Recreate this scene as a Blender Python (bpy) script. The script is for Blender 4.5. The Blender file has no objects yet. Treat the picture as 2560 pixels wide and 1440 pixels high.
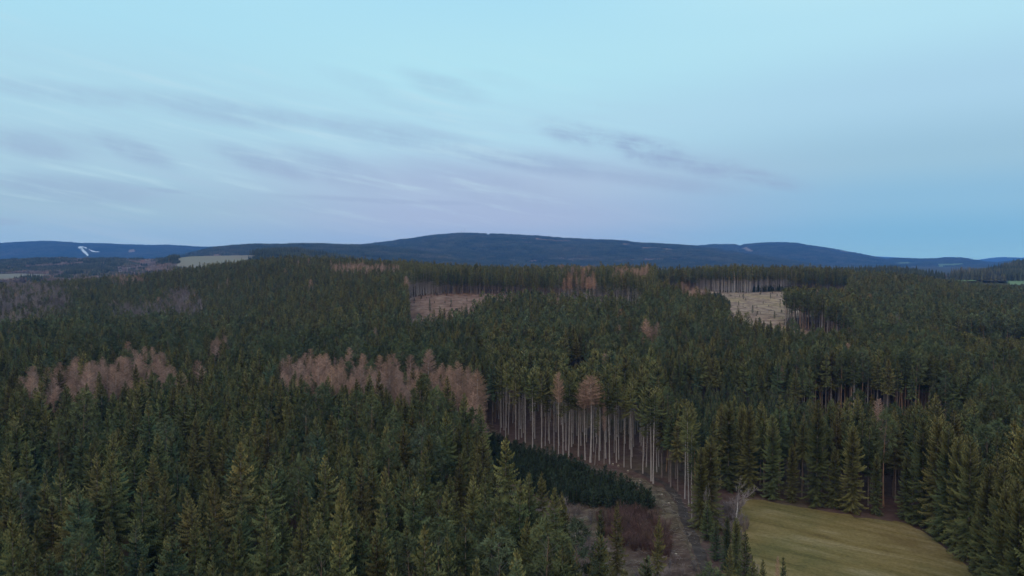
import bpy, math, random
import numpy as np
from math import sin, cos, pi, radians, atan, atan2, sqrt

# ------------------------------------------------------------------ camera, sky, sun, exposure
FPX = 1730.0                     # focal length in pixels of a 2560 px wide frame
CAMZ = 65.0
PITCH = atan(65.0 / FPX)         # looking slightly down
scene = bpy.context.scene
COL = scene.collection
cam_data = bpy.data.cameras.new("camera")
cam_data.sensor_width = 36.0
cam_data.lens = FPX / 2560.0 * 36.0
cam_data.clip_start = 0.5
cam_data.clip_end = 60000.0
cam = bpy.data.objects.new("camera", cam_data)
COL.objects.link(cam)
cam.location = (0, 0, CAMZ)
cam.rotation_euler = (pi / 2 - PITCH, 0, 0)
scene.camera = cam

scene.view_settings.view_transform = 'Standard'
scene.view_settings.look = 'None'
scene.view_settings.exposure = 0.0
scene.view_settings.gamma = 1.0
scene.view_settings.use_curve_mapping = False
scene.cycles.max_bounces = 5
scene.cycles.diffuse_bounces = 2
scene.cycles.glossy_bounces = 1
scene.cycles.transmission_bounces = 1
scene.cycles.volume_bounces = 0
scene.cycles.use_adaptive_sampling = False
scene.cycles.use_denoising = True
scene.cycles.denoiser = 'OPENIMAGEDENOISE'
scene.cycles.denoising_input_passes = 'RGB_ALBEDO_NORMAL'
scene.cycles.denoising_prefilter = 'ACCURATE'
scene.cycles.sample_clamp_indirect = 4.0

SUN_EL, SUN_AZ = radians(4.0), radians(160.0)      # the sun has gone down behind the camera
world = bpy.data.worlds.new("World")
scene.world = world
world.use_nodes = True


def build_world():
    nt = world.node_tree
    N, L = nt.nodes, nt.links
    N.clear()
    out = N.new('ShaderNodeOutputWorld')
    bg = N.new('ShaderNodeBackground')
    L.new(bg.outputs[0], out.inputs[0])
    tc = N.new('ShaderNodeTexCoord')
    sky = N.new('ShaderNodeTexSky')
    sky.sky_type = 'NISHITA'
    sky.sun_disc = False
    sky.sun_elevation = SUN_EL
    sky.sun_rotation = SUN_AZ
    sky.altitude = 800.0

    def math_(op, a, b=None, c=None, clamp=False):
        n = N.new('ShaderNodeMath')
        n.operation = op
        n.use_clamp = clamp
        for i, v in enumerate((a, b, c)):
            if v is None:
                continue
            if isinstance(v, (int, float)):
                n.inputs[i].default_value = v
            else:
                L.new(v, n.inputs[i])
        return n.outputs[0]

    def mixc(f, a, b, mode='MIX'):
        n = N.new('ShaderNodeMix')
        n.data_type = 'RGBA'
        n.blend_type = mode
        for s, v in ((n.inputs[0], f), (n.inputs[6], a), (n.inputs[7], b)):
            if isinstance(v, (int, float)):
                s.default_value = v
            elif isinstance(v, tuple):
                s.default_value = v if len(v) == 4 else (*v, 1)
            else:
                L.new(v, s)
        return n.outputs[2]

    sep = N.new('ShaderNodeSeparateXYZ')
    L.new(tc.outputs['Generated'], sep.inputs[0])
    X, Y, Z = sep.outputs
    az = math_('ARCTAN2', X, Y)
    el = math_('ARCSINE', Z)
    ang = N.new('ShaderNodeCombineXYZ')
    L.new(az, ang.inputs[0])
    L.new(el, ang.inputs[1])

    def ramp(stops, fac):
        r = N.new('ShaderNodeValToRGB')
        r.color_ramp.interpolation = 'EASE'
        e = r.color_ramp.elements
        while len(e) < len(stops):
            e.new(0.5)
        for el_, (p, c) in zip(e, stops):
            el_.position = p
            el_.color = (*c, 1)
        L.new(fac, r.inputs[0])
        return r.outputs[0]

    def s2l(r, g, b):
        f = lambda c: ((c / 255 + .055) / 1.055) ** 2.4 if c > 10 else c / 255 / 12.92
        return (f(r), f(g), f(b))
    # elevation in radians, 0..0.5 -> 0..1   (top of the frame = 0.36 rad)
    e01 = math_('MULTIPLY', el, 2.0, clamp=True)
    left = ramp([(0.0, s2l(128, 172, 214)), (0.055, s2l(138, 176, 215)), (0.14, s2l(152, 186, 213)), (0.25, s2l(166, 202, 224)),
                 (0.42, s2l(172, 214, 233)), (0.62, s2l(170, 220, 240)), (0.74, s2l(174, 224, 243)), (1.0, s2l(168, 214, 240))], e01)
    mid = ramp([(0.0, s2l(132, 172, 216)), (0.055, s2l(140, 170, 214)), (0.13, s2l(158, 178, 215)), (0.22, s2l(168, 190, 220)),
                (0.36, s2l(174, 214, 234)), (0.54, s2l(176, 224, 240)), (0.74, s2l(170, 221, 242)), (1.0, s2l(164, 212, 238))], e01)
    right = ramp([(0.0, s2l(126, 178, 216)), (0.07, s2l(120, 176, 216)), (0.16, s2l(136, 184, 218)), (0.26, s2l(152, 192, 218)),
                  (0.42, s2l(168, 208, 232)), (0.6, s2l(178, 223, 241)), (0.74, s2l(188, 231, 244)), (1.0, s2l(172, 216, 240))], e01)

    def smooth(x, a, b):
        n = N.new('ShaderNodeMapRange')
        n.interpolation_type = 'SMOOTHSTEP'
        n.inputs[1].default_value = a
        n.inputs[2].default_value = b
        L.new(x, n.inputs[0])
        return n.outputs[0]
    colr = mixc(smooth(az, -0.5, -0.1), left, mid)
    colr = mixc(smooth(az, 0.0, 0.55), colr, right)

    # fine fibrous cirrus: noise stretched along the streaks
    rotn = N.new('ShaderNodeMapping')
    rot0 = N.new('ShaderNodeMapping')
    rot0.inputs['Rotation'].default_value = (0, 0, radians(10))
    L.new(ang.outputs[0], rot0.inputs[0])
    rotn.inputs['Scale'].default_value = (3.0, 36.0, 1)
    L.new(rot0.outputs[0], rotn.inputs[0])
    nf = N.new('ShaderNodeTexNoise')
    nf.inputs['Scale'].default_value = 1.6
    nf.inputs['Detail'].default_value = 6
    nf.inputs['Roughness'].default_value = 0.62
    L.new(rotn.outputs[0], nf.inputs['Vector'])
    # lumps
    nl = N.new('ShaderNodeTexNoise')
    nl.inputs['Scale'].default_value = 34
    nl.inputs['Detail'].default_value = 7
    nl.inputs['Roughness'].default_value = 0.68
    L.new(ang.outputs[0], nl.inputs['Vector'])
    # warp
    warp = N.new('ShaderNodeVectorMath')
    warp.operation = 'MULTIPLY_ADD'
    warp.inputs[1].default_value = (0.030, 0.012, 0)
    nw = N.new('ShaderNodeTexNoise')
    nw.inputs['Scale'].default_value = 9
    nw.inputs['Detail'].default_value = 5
    L.new(ang.outputs[0], nw.inputs['Vector'])
    L.new(nw.outputs['Color'], warp.inputs[0])
    addv = N.new('ShaderNodeVectorMath')
    addv.operation = 'ADD'
    addv.inputs[1].default_value = (-0.015, -0.006, 0)
    L.new(ang.outputs[0], addv.inputs[0])
    L.new(addv.outputs[0], warp.inputs[2])

    def a_e(px, py):
        a = atan((px - 1280) / FPX)
        return a, atan((655 - py) / FPX * cos(a))

    def streak(p, q, w, amp):
        (a0, e0), (a1, e1) = a_e(*p), a_e(*q)
        m = N.new('ShaderNodeMapping')
        m.vector_type = 'TEXTURE'
        m.inputs['Location'].default_value = ((a0 + a1) / 2, (e0 + e1) / 2, 0)
        m.inputs['Rotation'].default_value = (0, 0, atan2(e1 - e0, a1 - a0))
        m.inputs['Scale'].default_value = (math.hypot(a1 - a0, e1 - e0) * 0.74, w / FPX * 1.9, 1)
        L.new(warp.outputs[0], m.inputs[0])
        g = N.new('ShaderNodeTexGradient')
        g.gradient_type = 'SPHERICAL'
        L.new(m.outputs[0], g.inputs[0])
        s = smooth(g.outputs[1], 0.0, 0.75)
        return math_('MULTIPLY', s, amp)
    STR = [((-60, 208), (420, 262), 17, .55), ((300, 240), (860, 318), 22, .75), ((760, 300), (1240, 385), 24, .8),
           ((1080, 368), (1560, 440), 20, 1.0), ((1400, 420), (1840, 480), 16, .8),
           ((240, 340), (450, 418), 17, 1.0), ((-40, 330), (210, 395), 24, .8), ((60, 345), (330, 365), 20, .4),
           ((540, 365), (800, 450), 20, 1.0), ((680, 385), (1000, 470), 30, .8), ((950, 420), (1420, 500), 34, .6),
           ((-40, 455), (400, 488), 22, .8), ((350, 470), (500, 482), 4, .7), ((700, 488), (1250, 514), 5, .7),
           ((1340, 315), (1560, 365), 22, .9), ((1500, 350), (1730, 405), 26, 1.3), ((1680, 400), (1880, 445), 20, 1.1),
           ((1820, 430), (2020, 472), 14, 1.0), ((1010, 185), (1210, 252), 20, .5), ((-60, 550), (60, 556), 6, .6),
           ((1150, 190), (1330, 220), 14, .22), ((820, 180), (1120, 300), 18, .25)]
    tot = None
    cm = N.new('ShaderNodeMapping')
    cm.inputs['Scale'].default_value = (16.0, 44.0, 1)
    L.new(rot0.outputs[0], cm.inputs[0])
    nc = N.new('ShaderNodeTexNoise')
    nc.inputs['Scale'].default_value = 1.0
    nc.inputs['Detail'].default_value = 8
    nc.inputs['Roughness'].default_value = 0.66
    nc.inputs['Distortion'].default_value = 0.5
    L.new(cm.outputs[0], nc.inputs['Vector'])
    crisp = smooth(nc.outputs[0], 0.34, 0.62)
    for i_, (p, q, w, amp) in enumerate(STR):
        v = streak(p, q, w, amp)
        if 14 <= i_ <= 17:
            v = math_('MULTIPLY', v, math_('ADD', math_('MULTIPLY', crisp, 0.9), 0.35))
        tot = v if tot is None else math_('MAXIMUM', tot, v)
    fibre = smooth(nf.outputs[0], 0.20, 0.62)
    lump = smooth(nl.outputs[0], 0.25, 0.65)
    tex = math_('ADD', math_('MULTIPLY', fibre, 0.65), math_('MULTIPLY', lump, 0.35))
    dens = math_('MULTIPLY', math_('MULTIPLY', tot, math_('ADD', math_('MULTIPLY', tex, 0.95), 0.05)), 0.50, clamp=True)
    # a thin veil low in the sky
    veil = math_('MULTIPLY', math_('MULTIPLY', smooth(nf.outputs[0], 0.42, 0.75), smooth(el, 0.33, 0.10)), math_('MULTIPLY', smooth(az, 0.45, 0.0), 0.30))
    colr = mixc(veil, colr, (*s2l(166, 188, 218), 1))
    bright = math_('MULTIPLY', math_('MULTIPLY', smooth(nf.outputs[0], 0.50, 0.30), smooth(el, 0.34, 0.18)), math_('MULTIPLY', smooth(az, 0.25, -0.1), math_('MULTIPLY', smooth(el, 0.03, 0.10), 0.45)))
    colr = mixc(bright, colr, (*s2l(190, 219, 235), 1))
    colr = mixc(dens, colr, (*s2l(140, 160, 200), 1))
    # two short contrails are too faint to keep; the afterglow sits behind the camera
    back = smooth(Y, 0.1, -0.95)
    glow = ramp([(0.0, (1.15, 0.80, 0.55)), (0.12, (1.2, 0.95, 0.75)), (0.35, (0.85, 0.9, 0.95)), (1.0, s2l(168, 214, 240))], e01)
    colr = mixc(back, colr, glow)
    # towards the zenith the sky deepens
    colr = mixc(smooth(el, 0.55, 1.4), colr, (0.30, 0.50, 0.72, 1))
    nish = mixc(1.0, sky.outputs[0], (0.11, 0.11, 0.11, 1), 'MULTIPLY')
    colr = mixc(0.04, colr, nish)
    # the sky is seen through the air of the haze box: keep what arrives at the camera in balance
    SIG, TOPH, SC = 7.4e-5, 335.0, (0.033, 0.149, 0.449)
    path = math_('MINIMUM', math_('DIVIDE', TOPH, math_('MAXIMUM', Z, 0.004)), math_('DIVIDE', 23500.0, math_('MAXIMUM', Y, 0.6)))
    Tn = math_('EXPONENT', math_('MULTIPLY', path, -SIG))
    fog = N.new('ShaderNodeVectorMath')
    fog.operation = 'SCALE'
    fog.inputs[0].default_value = SC
    L.new(math_('SUBTRACT', 1.0, Tn), fog.inputs['Scale'])
    sub = N.new('ShaderNodeVectorMath')
    sub.operation = 'SUBTRACT'
    L.new(colr, sub.inputs[0])
    L.new(fog.outputs[0], sub.inputs[1])
    div = N.new('ShaderNodeVectorMath')
    div.operation = 'SCALE'
    L.new(sub.outputs[0], div.inputs[0])
    L.new(math_('DIVIDE', 1.0, Tn), div.inputs['Scale'])
    L.new(div.outputs[0], bg.inputs[0])
    bg.inputs[1].default_value = 1.04


build_world()
sun_d = bpy.data.lights.new("sun", 'SUN')
sun_d.energy = 1.4
sun_d.angle = radians(60)
sun_d.color = (1.0, 0.75, 0.54)
sun = bpy.data.objects.new("sun", sun_d)
COL.objects.link(sun)
# low, behind the camera and to its left
sd = (cos(radians(42)) * sin(radians(205)), cos(radians(42)) * cos(radians(205)), sin(radians(42)))
from mathutils import Vector
sun.rotation_euler = Vector(sd).to_track_quat('Z', 'Y').to_euler()

# ------------------------------------------------------------------ geometry helpers
rng = np.random.default_rng(7)
random.seed(7)
CP, SP = cos(PITCH), sin(PITCH)


def project(P):
    P = np.asarray(P, float)
    x, y, z = P[..., 0], P[..., 1], P[..., 2] - CAMZ
    dep = y * CP - z * SP
    up = y * SP + z * CP
    dep = np.where(dep < 1, 1, dep)
    return 1280 + FPX * x / dep, 720 - FPX * up / dep, dep


def ray(px, py):
    r, u = (px - 1280) / FPX, (720 - py) / FPX
    return np.array([r, CP + u * SP, -SP + u * CP])


def at_depth(px, py, Y):
    d = ray(px, py)
    return np.array([0, 0, CAMZ]) + d * (Y / d[1])


def at_z(px, py, z=0.0):
    d = ray(px, py)
    return np.array([0, 0, CAMZ]) + d * ((z - CAMZ) / d[2])


def inside(px, py, poly):
    px, py = np.asarray(px, float), np.asarray(py, float)
    res = np.zeros(px.shape, bool)
    n = len(poly)
    for i in range(n):
        x1, y1 = poly[i]
        x2, y2 = poly[(i + 1) % n]
        if y1 == y2:
            continue
        c = ((y1 > py) != (y2 > py)) & (px < (x2 - x1) * (py - y1) / (y2 - y1) + x1)
        res ^= c
    return res


_ang = rng.uniform(0, 2 * pi, 24)
_ph = rng.uniform(0, 2 * pi, 24)


def wav(x, y, scale, k0=0, n=8):
    v = np.zeros(np.broadcast(x, y).shape)
    for i in range(n):
        a, p = _ang[(k0 + i) % 24], _ph[(k0 + i) % 24]
        f = 2 * pi / (scale * (0.5 + 0.22 * i))
        v = v + np.sin((x * cos(a) + y * sin(a)) * f + p + 1.3 * np.sin((y * cos(a) - x * sin(a)) * f * 0.6 + p * 2))
    return v / n * 1.6


# terrain height table: columns are bearings (as photo x), rows are distances
TU = [-300, 0, 300, 450, 640, 800, 1000, 1280, 1600, 1850, 2050, 2200, 2400, 2560, 2860]
TD = [0, 330, 430, 500, 580, 640, 700, 800, 900, 1000, 1150, 1300, 1600, 1900, 2200, 2700, 3200, 4000, 6000, 26000]
TZ = [
    [0, 0, 0, 0, -2, 1, 5, 8, 11, 9, 0, -8, -4, 15, 27, 38, 50, 58, 50, 10],
    [0, 0, 0, 0, -2, 1, 5, 8, 11, 9, 0, -8, -4, 15, 27, 38, 50, 58, 50, 10],
    [0, 0, 0, 0, -3, 1, 5, 11, 19, 20, 8, -5, -2, 14, 26, 38, 50, 58, 50, 10],
    [0, 0, 0, 0, -2, 3, 8, 17, 28, 31, 14, 0, 2, 18, 30, 42, 50, 58, 50, 10],
    [0, 0, 0, 0, 2, 8, 14, 26, 40, 47, 38, 15, 0, 10, 20, 30, 30, 40, 40, 10],
    [0, 0, 2, 5, 12, 18, 24, 36, 45, 49, 40, 15, 0, 0, 0, 10, 20, 30, 30, 10],
    [0, 0, 4, 12, 22, 28, 33, 36, 40, 42, 30, 5, -10, -10, 0, 10, 20, 30, 30, 10],
    [0, 0, 5, 15, 24, 30, 33, 33, 24, 10, -5, -15, -20, -20, -10, 0, 10, 30, 30, 10],
    [0, 0, 5, 15, 24, 30, 33, 34, 26, 12, -5, -15, -20, -20, -10, 0, 10, 30, 30, 10],
    [0, 0, 5, 14, 21, 26, 30, 33, 30, 15, -5, -15, -20, -20, -10, 0, 10, 20, 30, 10],
    [0, 0, 4, 12, 18, 23, 27, 31, 32, 20, 0, -10, -15, -10, 0, 0, 10, 20, 30, 10],
    [0, 0, 2, 8, 13, 17, 21, 27, 28, 20, 5, 5, 5, 5, 5, 5, 10, 20, 20, 10],
    [0, 0, 0, 3, 6, 9, 12, 15, 14, 10, 8, 20, 30, 25, 15, 10, 10, 10, 20, 10],
    [0, 0, 0, 1, 3, 4, 5, 6, 4, 0, 0, 12, 27, 34, 20, 15, 10, 10, 20, 10],
    [0, 0, 0, 1, 3, 4, 5, 6, 4, 0, 0, 12, 27, 34, 20, 15, 10, 10, 20, 10],
]
GU = np.arange(-300, 2861, 20.0)
GD = np.concatenate([np.arange(0, 4000, 10.0), np.arange(4000, 26001, 200.0)])
_t = np.array([np.interp(GD, TD, z) for z in TZ])
_t = np.array([np.interp(GU, TU, _t[:, j]) for j in range(len(GD))]).T
for _ in range(10):
    _t[1:-1] = (_t[:-2] + 2 * _t[1:-1] + _t[2:]) / 4
for _ in range(12):
    _t[:, 1:-1] = (_t[:, :-2] + 2 * _t[:, 1:-1] + _t[:, 2:]) / 4
GZ = _t


def terrain(x, y):
    x, y = np.asarray(x, float), np.asarray(y, float)
    r = np.hypot(x, y)
    Y = np.maximum(y, 0.62 * r)
    Y = np.maximum(Y, 1e-3)
    xx = np.where(y > 0.62 * r, x, np.sign(x) * Y * 1.0)
    u = np.clip(1280 + FPX * xx / Y, -300, 2859.9)
    back = np.clip((-y / np.maximum(r, 1) - 0.2) / 0.8, 0, 1)
    u = u * (1 - back) + 1280 * back
    fu = (u + 300) / 20.0
    iu = np.clip(fu.astype(int), 0, len(GU) - 2)
    fu = fu - iu
    d = np.clip(Y, 0, 25999)
    jd = np.clip(np.searchsorted(GD, d, side='right') - 1, 0, len(GD) - 2)
    fd = (d - GD[jd]) / (GD[jd + 1] - GD[jd])
    z = (GZ[iu, jd] * (1 - fu) * (1 - fd) + GZ[iu + 1, jd] * fu * (1 - fd) + GZ[iu, jd + 1] * (1 - fu) * fd + GZ[iu + 1, jd + 1] * fu * fd)
    k = np.clip((Y - 330) / 250, 0, 1)
    return z + k * (wav(x, y, 160, 0, 5) * 0.9)


def mesh_from(name, V, F, mats=(), fmat=None, smooth=False, attrs=None):
    """V (n,3), F list of arrays each (m,k) of polygons with k corners."""
    me = bpy.data.meshes.new(name)
    V = np.asarray(V, np.float32)
    if not isinstance(F, (list, tuple)):
        F = [F]
    F = [np.asarray(f, np.int32) for f in F if len(f)]
    me.vertices.add(len(V))
    me.vertices.foreach_set("co", V.ravel())
    nl = sum(f.size for f in F)
    npoly = sum(len(f) for f in F)
    me.loops.add(nl)
    me.loops.foreach_set("vertex_index", np.concatenate([f.ravel() for f in F]))
    me.polygons.add(npoly)
    tot = np.concatenate([np.full(len(f), f.shape[1], np.int32) for f in F])
    st = np.concatenate([[0], np.cumsum(tot)[:-1]]).astype(np.int32)
    me.polygons.foreach_set("loop_start", st)
    if fmat is not None:
        me.polygons.foreach_set("material_index", np.asarray(fmat, np.int32))
    if smooth:
        me.polygons.foreach_set("use_smooth", np.ones(npoly, bool))
    for m in mats:
        me.materials.append(m)
    for k, v in (attrs or {}).items():
        a = me.attributes.new(k, 'FLOAT', 'POINT')
        a.data.foreach_set("value", np.asarray(v, np.float32))
    me.update(calc_edges=True)
    return me


class MB:
    """collects triangles and quads"""
    def __init__(s):
        s.V, s.T, s.Q, s.A = [], [], [], []
        s.n = 0

    def add(s, V, T=None, Q=None, a=0.0):
        V = np.asarray(V, float).reshape(-1, 3)
        s.V.append(V)
        s.A.append(np.broadcast_to(a, (len(V),)))
        if T is not None and len(T):
            s.T.append(np.asarray(T, int) + s.n)
        if Q is not None and len(Q):
            s.Q.append(np.asarray(Q, int) + s.n)
        s.n += len(V)

    def tube(s, pts, rad, k=6, a=0.0, cap=True):
        pts = np.asarray(pts, float)
        n = len(pts)
        rad = np.broadcast_to(rad, (n,))
        tan = np.gradient(pts, axis=0)
        tan /= np.linalg.norm(tan, axis=1)[:, None] + 1e-9
        ref = np.array([0, 0, 1.0]) if abs(tan[0][2]) < 0.9 else np.array([1.0, 0, 0])
        V = []
        for i in range(n):
            b = np.cross(tan[i], ref)
            b /= np.linalg.norm(b)
            c = np.cross(tan[i], b)
            th = np.arange(k) * 2 * pi / k
            V.append(pts[i] + rad[i] * (np.cos(th)[:, None] * b + np.sin(th)[:, None] * c))
        V = np.concatenate(V)
        Q = [(i * k + j, i * k + (j + 1) % k, (i + 1) * k + (j + 1) % k, (i + 1) * k + j) for i in range(n - 1) for j in range(k)]
        s.add(V, Q=Q, a=a)
        if cap:
            s.add(V[-k:], T=[(0, j, j + 1) for j in range(1, k - 1)], a=a)

    def box(s, c, size, rz=0.0, a=0.0):
        c = np.asarray(c, float)
        hx, hy, hz = np.asarray(size, float) / 2
        V = np.array([(x, y, z) for z in (-hz, hz) for x, y in ((-hx, -hy), (hx, -hy), (hx, hy), (-hx, hy))])
        R = np.array([[cos(rz), -sin(rz), 0], [sin(rz), cos(rz), 0], [0, 0, 1]])
        s.add(V @ R.T + c, Q=[(3, 2, 1, 0), (4, 5, 6, 7), (0, 1, 5, 4), (1, 2, 6, 5), (2, 3, 7, 6), (3, 0, 4, 7)], a=a)

    def arrays(s):
        V = np.concatenate(s.V)
        A = np.concatenate(s.A)
        T = np.concatenate(s.T) if s.T else np.zeros((0, 3), int)
        Q = np.concatenate(s.Q) if s.Q else np.zeros((0, 4), int)
        return V, T, Q, A

    def mesh(s, name, mat, smooth=False):
        V, T, Q, A = s.arrays()
        return mesh_from(name, V, [T, Q], [mat], smooth=smooth, attrs={"brv": A})


def joined(name, parts):
    """parts: [(MB, material)] -> one mesh"""
    V, T, Q, A, mt, mq = [], [], [], [], [], []
    n = 0
    mats = []
    for mb, m in parts:
        v, t, q, a = mb.arrays()
        if m not in mats:
            mats.append(m)
        i = mats.index(m)
        V.append(v)
        A.append(a)
        T.append(t + n)
        Q.append(q + n)
        mt += [i] * len(t)
        mq += [i] * len(q)
        n += len(v)
    return mesh_from(name, np.concatenate(V), [np.concatenate(T), np.concatenate(Q)], mats, mt + mq, attrs={"brv": np.concatenate(A)})


def obj(name, me, parent=None, kind=None, label=None, cat=None, group=None, loc=None):
    o = bpy.data.objects.new(name, me)
    COL.objects.link(o)
    if parent is not None:
        o.parent = parent
    if kind:
        o["kind"] = kind
    if label:
        o["label"] = label
    if cat:
        o["category"] = cat
    if group:
        o["group"] = group
    if loc is not None:
        o.location = loc
    return o


# ------------------------------------------------------------------ materials
def new_mat(name, rough=0.85, spec=0.15):
    m = bpy.data.materials.new(name)
    m.use_nodes = True
    nt = m.node_tree
    b = nt.nodes['Principled BSDF']
    b.inputs['Roughness'].default_value = rough
    b.inputs['Specular IOR Level'].default_value = spec
    return m, nt, b


def N_(nt, t, **kw):
    n = nt.nodes.new(t)
    for k, v in kw.items():
        if k in n.inputs:
            n.inputs[k].default_value = v
        else:
            setattr(n, k, v)
    return n


def ramp_(nt, fac, stops, interp='LINEAR'):
    r = nt.nodes.new('ShaderNodeValToRGB')
    r.color_ramp.interpolation = interp
    e = r.color_ramp.elements
    while len(e) < len(stops):
        e.new(0.5)
    for x, (p, c) in zip(e, stops):
        x.position = p
        x.color = (*c, 1)
    nt.links.new(fac, r.inputs[0])
    return r.outputs[0]


def mix_(nt, f, a, b, mode='MIX'):
    n = nt.nodes.new('ShaderNodeMix')
    n.data_type = 'RGBA'
    n.blend_type = mode
    for s, v in ((n.inputs[0], f), (n.inputs[6], a), (n.inputs[7], b)):
        if isinstance(v, (int, float)):
            s.default_value = v
        elif isinstance(v, tuple):
            s.default_value = (*v, 1)
        else:
            nt.links.new(v, s)
    return n.outputs[2]


def mrange(nt, v, a, b, c, d):
    n = nt.nodes.new('ShaderNodeMapRange')
    for i, x in enumerate((a, b, c, d)):
        n.inputs[i + 1].default_value = x
    nt.links.new(v, n.inputs[0])
    return n.outputs[0]


def foliage_mat(name, stops, tip=None, lo=0.65, hi=1.4, spread=(.70, 1.32)):
    """tint: a value per tree; brv: a value per branch (plus 10 for cone-laden top twigs)"""
    m, nt, b = new_mat(name, 0.75, 0.12)
    at = N_(nt, 'ShaderNodeAttribute', attribute_type='INSTANCER', attribute_name='tint')
    col = ramp_(nt, at.outputs['Fac'], stops)
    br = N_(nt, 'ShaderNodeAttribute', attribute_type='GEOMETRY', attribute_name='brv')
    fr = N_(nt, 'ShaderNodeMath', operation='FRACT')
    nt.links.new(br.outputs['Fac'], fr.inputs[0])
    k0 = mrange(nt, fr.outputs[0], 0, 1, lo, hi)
    own = N_(nt, 'ShaderNodeMath', operation='MULTIPLY')
    nt.links.new(at.outputs['Fac'], own.inputs[0])
    own.inputs[1].default_value = 37.7
    own2 = N_(nt, 'ShaderNodeMath', operation='FRACT')
    nt.links.new(own.outputs[0], own2.inputs[0])
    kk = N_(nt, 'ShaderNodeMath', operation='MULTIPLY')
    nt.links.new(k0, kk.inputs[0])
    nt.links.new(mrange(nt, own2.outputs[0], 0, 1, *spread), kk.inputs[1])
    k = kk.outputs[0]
    if tip:
        g = N_(nt, 'ShaderNodeMath', operation='GREATER_THAN')
        nt.links.new(br.outputs['Fac'], g.inputs[0])
        g.inputs[1].default_value = 5.0
        g2 = N_(nt, 'ShaderNodeMath', operation='MULTIPLY')
        nt.links.new(g.outputs[0], g2.inputs[0])
        g2.inputs[1].default_value = 0.55
        col = mix_(nt, g2.outputs[0], col, tip)
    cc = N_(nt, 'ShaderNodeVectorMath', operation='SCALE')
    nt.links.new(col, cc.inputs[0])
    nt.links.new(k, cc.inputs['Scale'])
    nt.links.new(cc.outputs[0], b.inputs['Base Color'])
    return m


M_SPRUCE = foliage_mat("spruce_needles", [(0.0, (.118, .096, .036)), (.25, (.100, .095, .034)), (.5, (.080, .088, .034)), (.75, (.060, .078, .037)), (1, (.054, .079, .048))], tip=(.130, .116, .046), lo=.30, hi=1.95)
M_SAPLING = foliage_mat("sapling_needles", [(0, (.068, .062, .026)), (.5, (.044, .054, .025)), (1, (.036, .052, .031))], lo=.4, hi=1.6)
M_PINE = foliage_mat("pine_needles", [(0, (.092, .098, .042)), (.5, (.076, .096, .048)), (1, (.082, .100, .062))])
M_LARCH = foliage_mat("larch_twigs", [(0, (.34, .212, .145)), (.5, (.32, .20, .155)), (1, (.28, .205, .175))], lo=.6, hi=1.35)
M_BARE = foliage_mat("bare_twigs", [(0, (.20, .15, .135)), (.5, (.22, .18, .175)), (1, (.17, .15, .16))], lo=.6, hi=1.4)
M_REDTWIG = foliage_mat("red_brown_twigs", [(0, (.15, .085, .070)), (.5, (.13, .076, .068)), (1, (.12, .08, .062))], lo=.5, hi=1.5)
M_DEADTWIG = foliage_mat("dead_twigs", [(0, (.20, .15, .12)), (1, (.16, .13, .115))], lo=.6, hi=1.3)


def bark_mat(name, c1, c2, scale=3.0, white=False):
    m, nt, b = new_mat(name, 0.9, 0.1)
    tc = N_(nt, 'ShaderNodeTexCoord')
    mp = N_(nt, 'ShaderNodeMapping')
    mp.inputs['Scale'].default_value = (3, 3, .35) if not white else (.6, .6, 2.2)
    nt.links.new(tc.outputs['Object'], mp.inputs[0])
    n = N_(nt, 'ShaderNodeTexNoise', Scale=scale, Detail=5.0, Roughness=.6)
    nt.links.new(mp.outputs[0], n.inputs['Vector'])
    nt.links.new(ramp_(nt, n.outputs[0], [(.35, c1), (.62, c2)]), b.inputs['Base Color'])
    return m


M_BARK = bark_mat("spruce_bark", (.125, .095, .080), (.25, .20, .18))
M_PALEBARK = bark_mat("pale_spruce_bark", (.24, .205, .195), (.45, .40, .385))
M_PINEBARK = bark_mat("pine_bark", (.16, .11, .085), (.33, .20, .13))
M_BIRCHBARK = bark_mat("birch_bark", (.40, .37, .36), (.66, .62, .61), 2.0, True)


def ground_mat(name, stops, scale, detail=8.0, stops2=None, scale2=1.0, mixlo=.45, mixhi=.6, bump=0.3, stretch=(1, 1, 1), rot=0.0, speck=None):
    m, nt, b = new_mat(name, 0.95, 0.05)
    tc = N_(nt, 'ShaderNodeTexCoord')
    mp = N_(nt, 'ShaderNodeMapping')
    mp.inputs['Scale'].default_value = stretch
    mp.inputs['Rotation'].default_value = (0, 0, rot)
    nt.links.new(tc.outputs['Object'], mp.inputs[0])
    n = N_(nt, 'ShaderNodeTexNoise', Scale=scale, Detail=detail, Roughness=.65)
    nt.links.new(mp.outputs[0], n.inputs['Vector'])
    col = ramp_(nt, n.outputs[0], stops)
    if stops2:
        n2 = N_(nt, 'ShaderNodeTexNoise', Scale=scale2, Detail=6.0, Roughness=.6)
        nt.links.new(mp.outputs[0], n2.inputs['Vector'])
        c2 = ramp_(nt, n.outputs[0], stops2)
        f = mrange(nt, n2.outputs[0], mixlo, mixhi, 0, 1)
        col = mix_(nt, f, col, c2)
    if speck:
        sc, thr, cs = speck
        n3 = N_(nt, 'ShaderNodeTexNoise', Scale=sc, Detail=3.0, Roughness=.7)
        nt.links.new(tc.outputs['Object'], n3.inputs['Vector'])
        col = mix_(nt, mrange(nt, n3.outputs[0], thr, thr + .06, 0, 1), col, cs)
    nt.links.new(col, b.inputs['Base Color'])
    bp = N_(nt, 'ShaderNodeBump', Strength=bump, Distance=0.4)
    nt.links.new(n.outputs[0], bp.inputs['Height'])
    nt.links.new(bp.outputs[0], b.inputs['Normal'])
    return m


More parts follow.
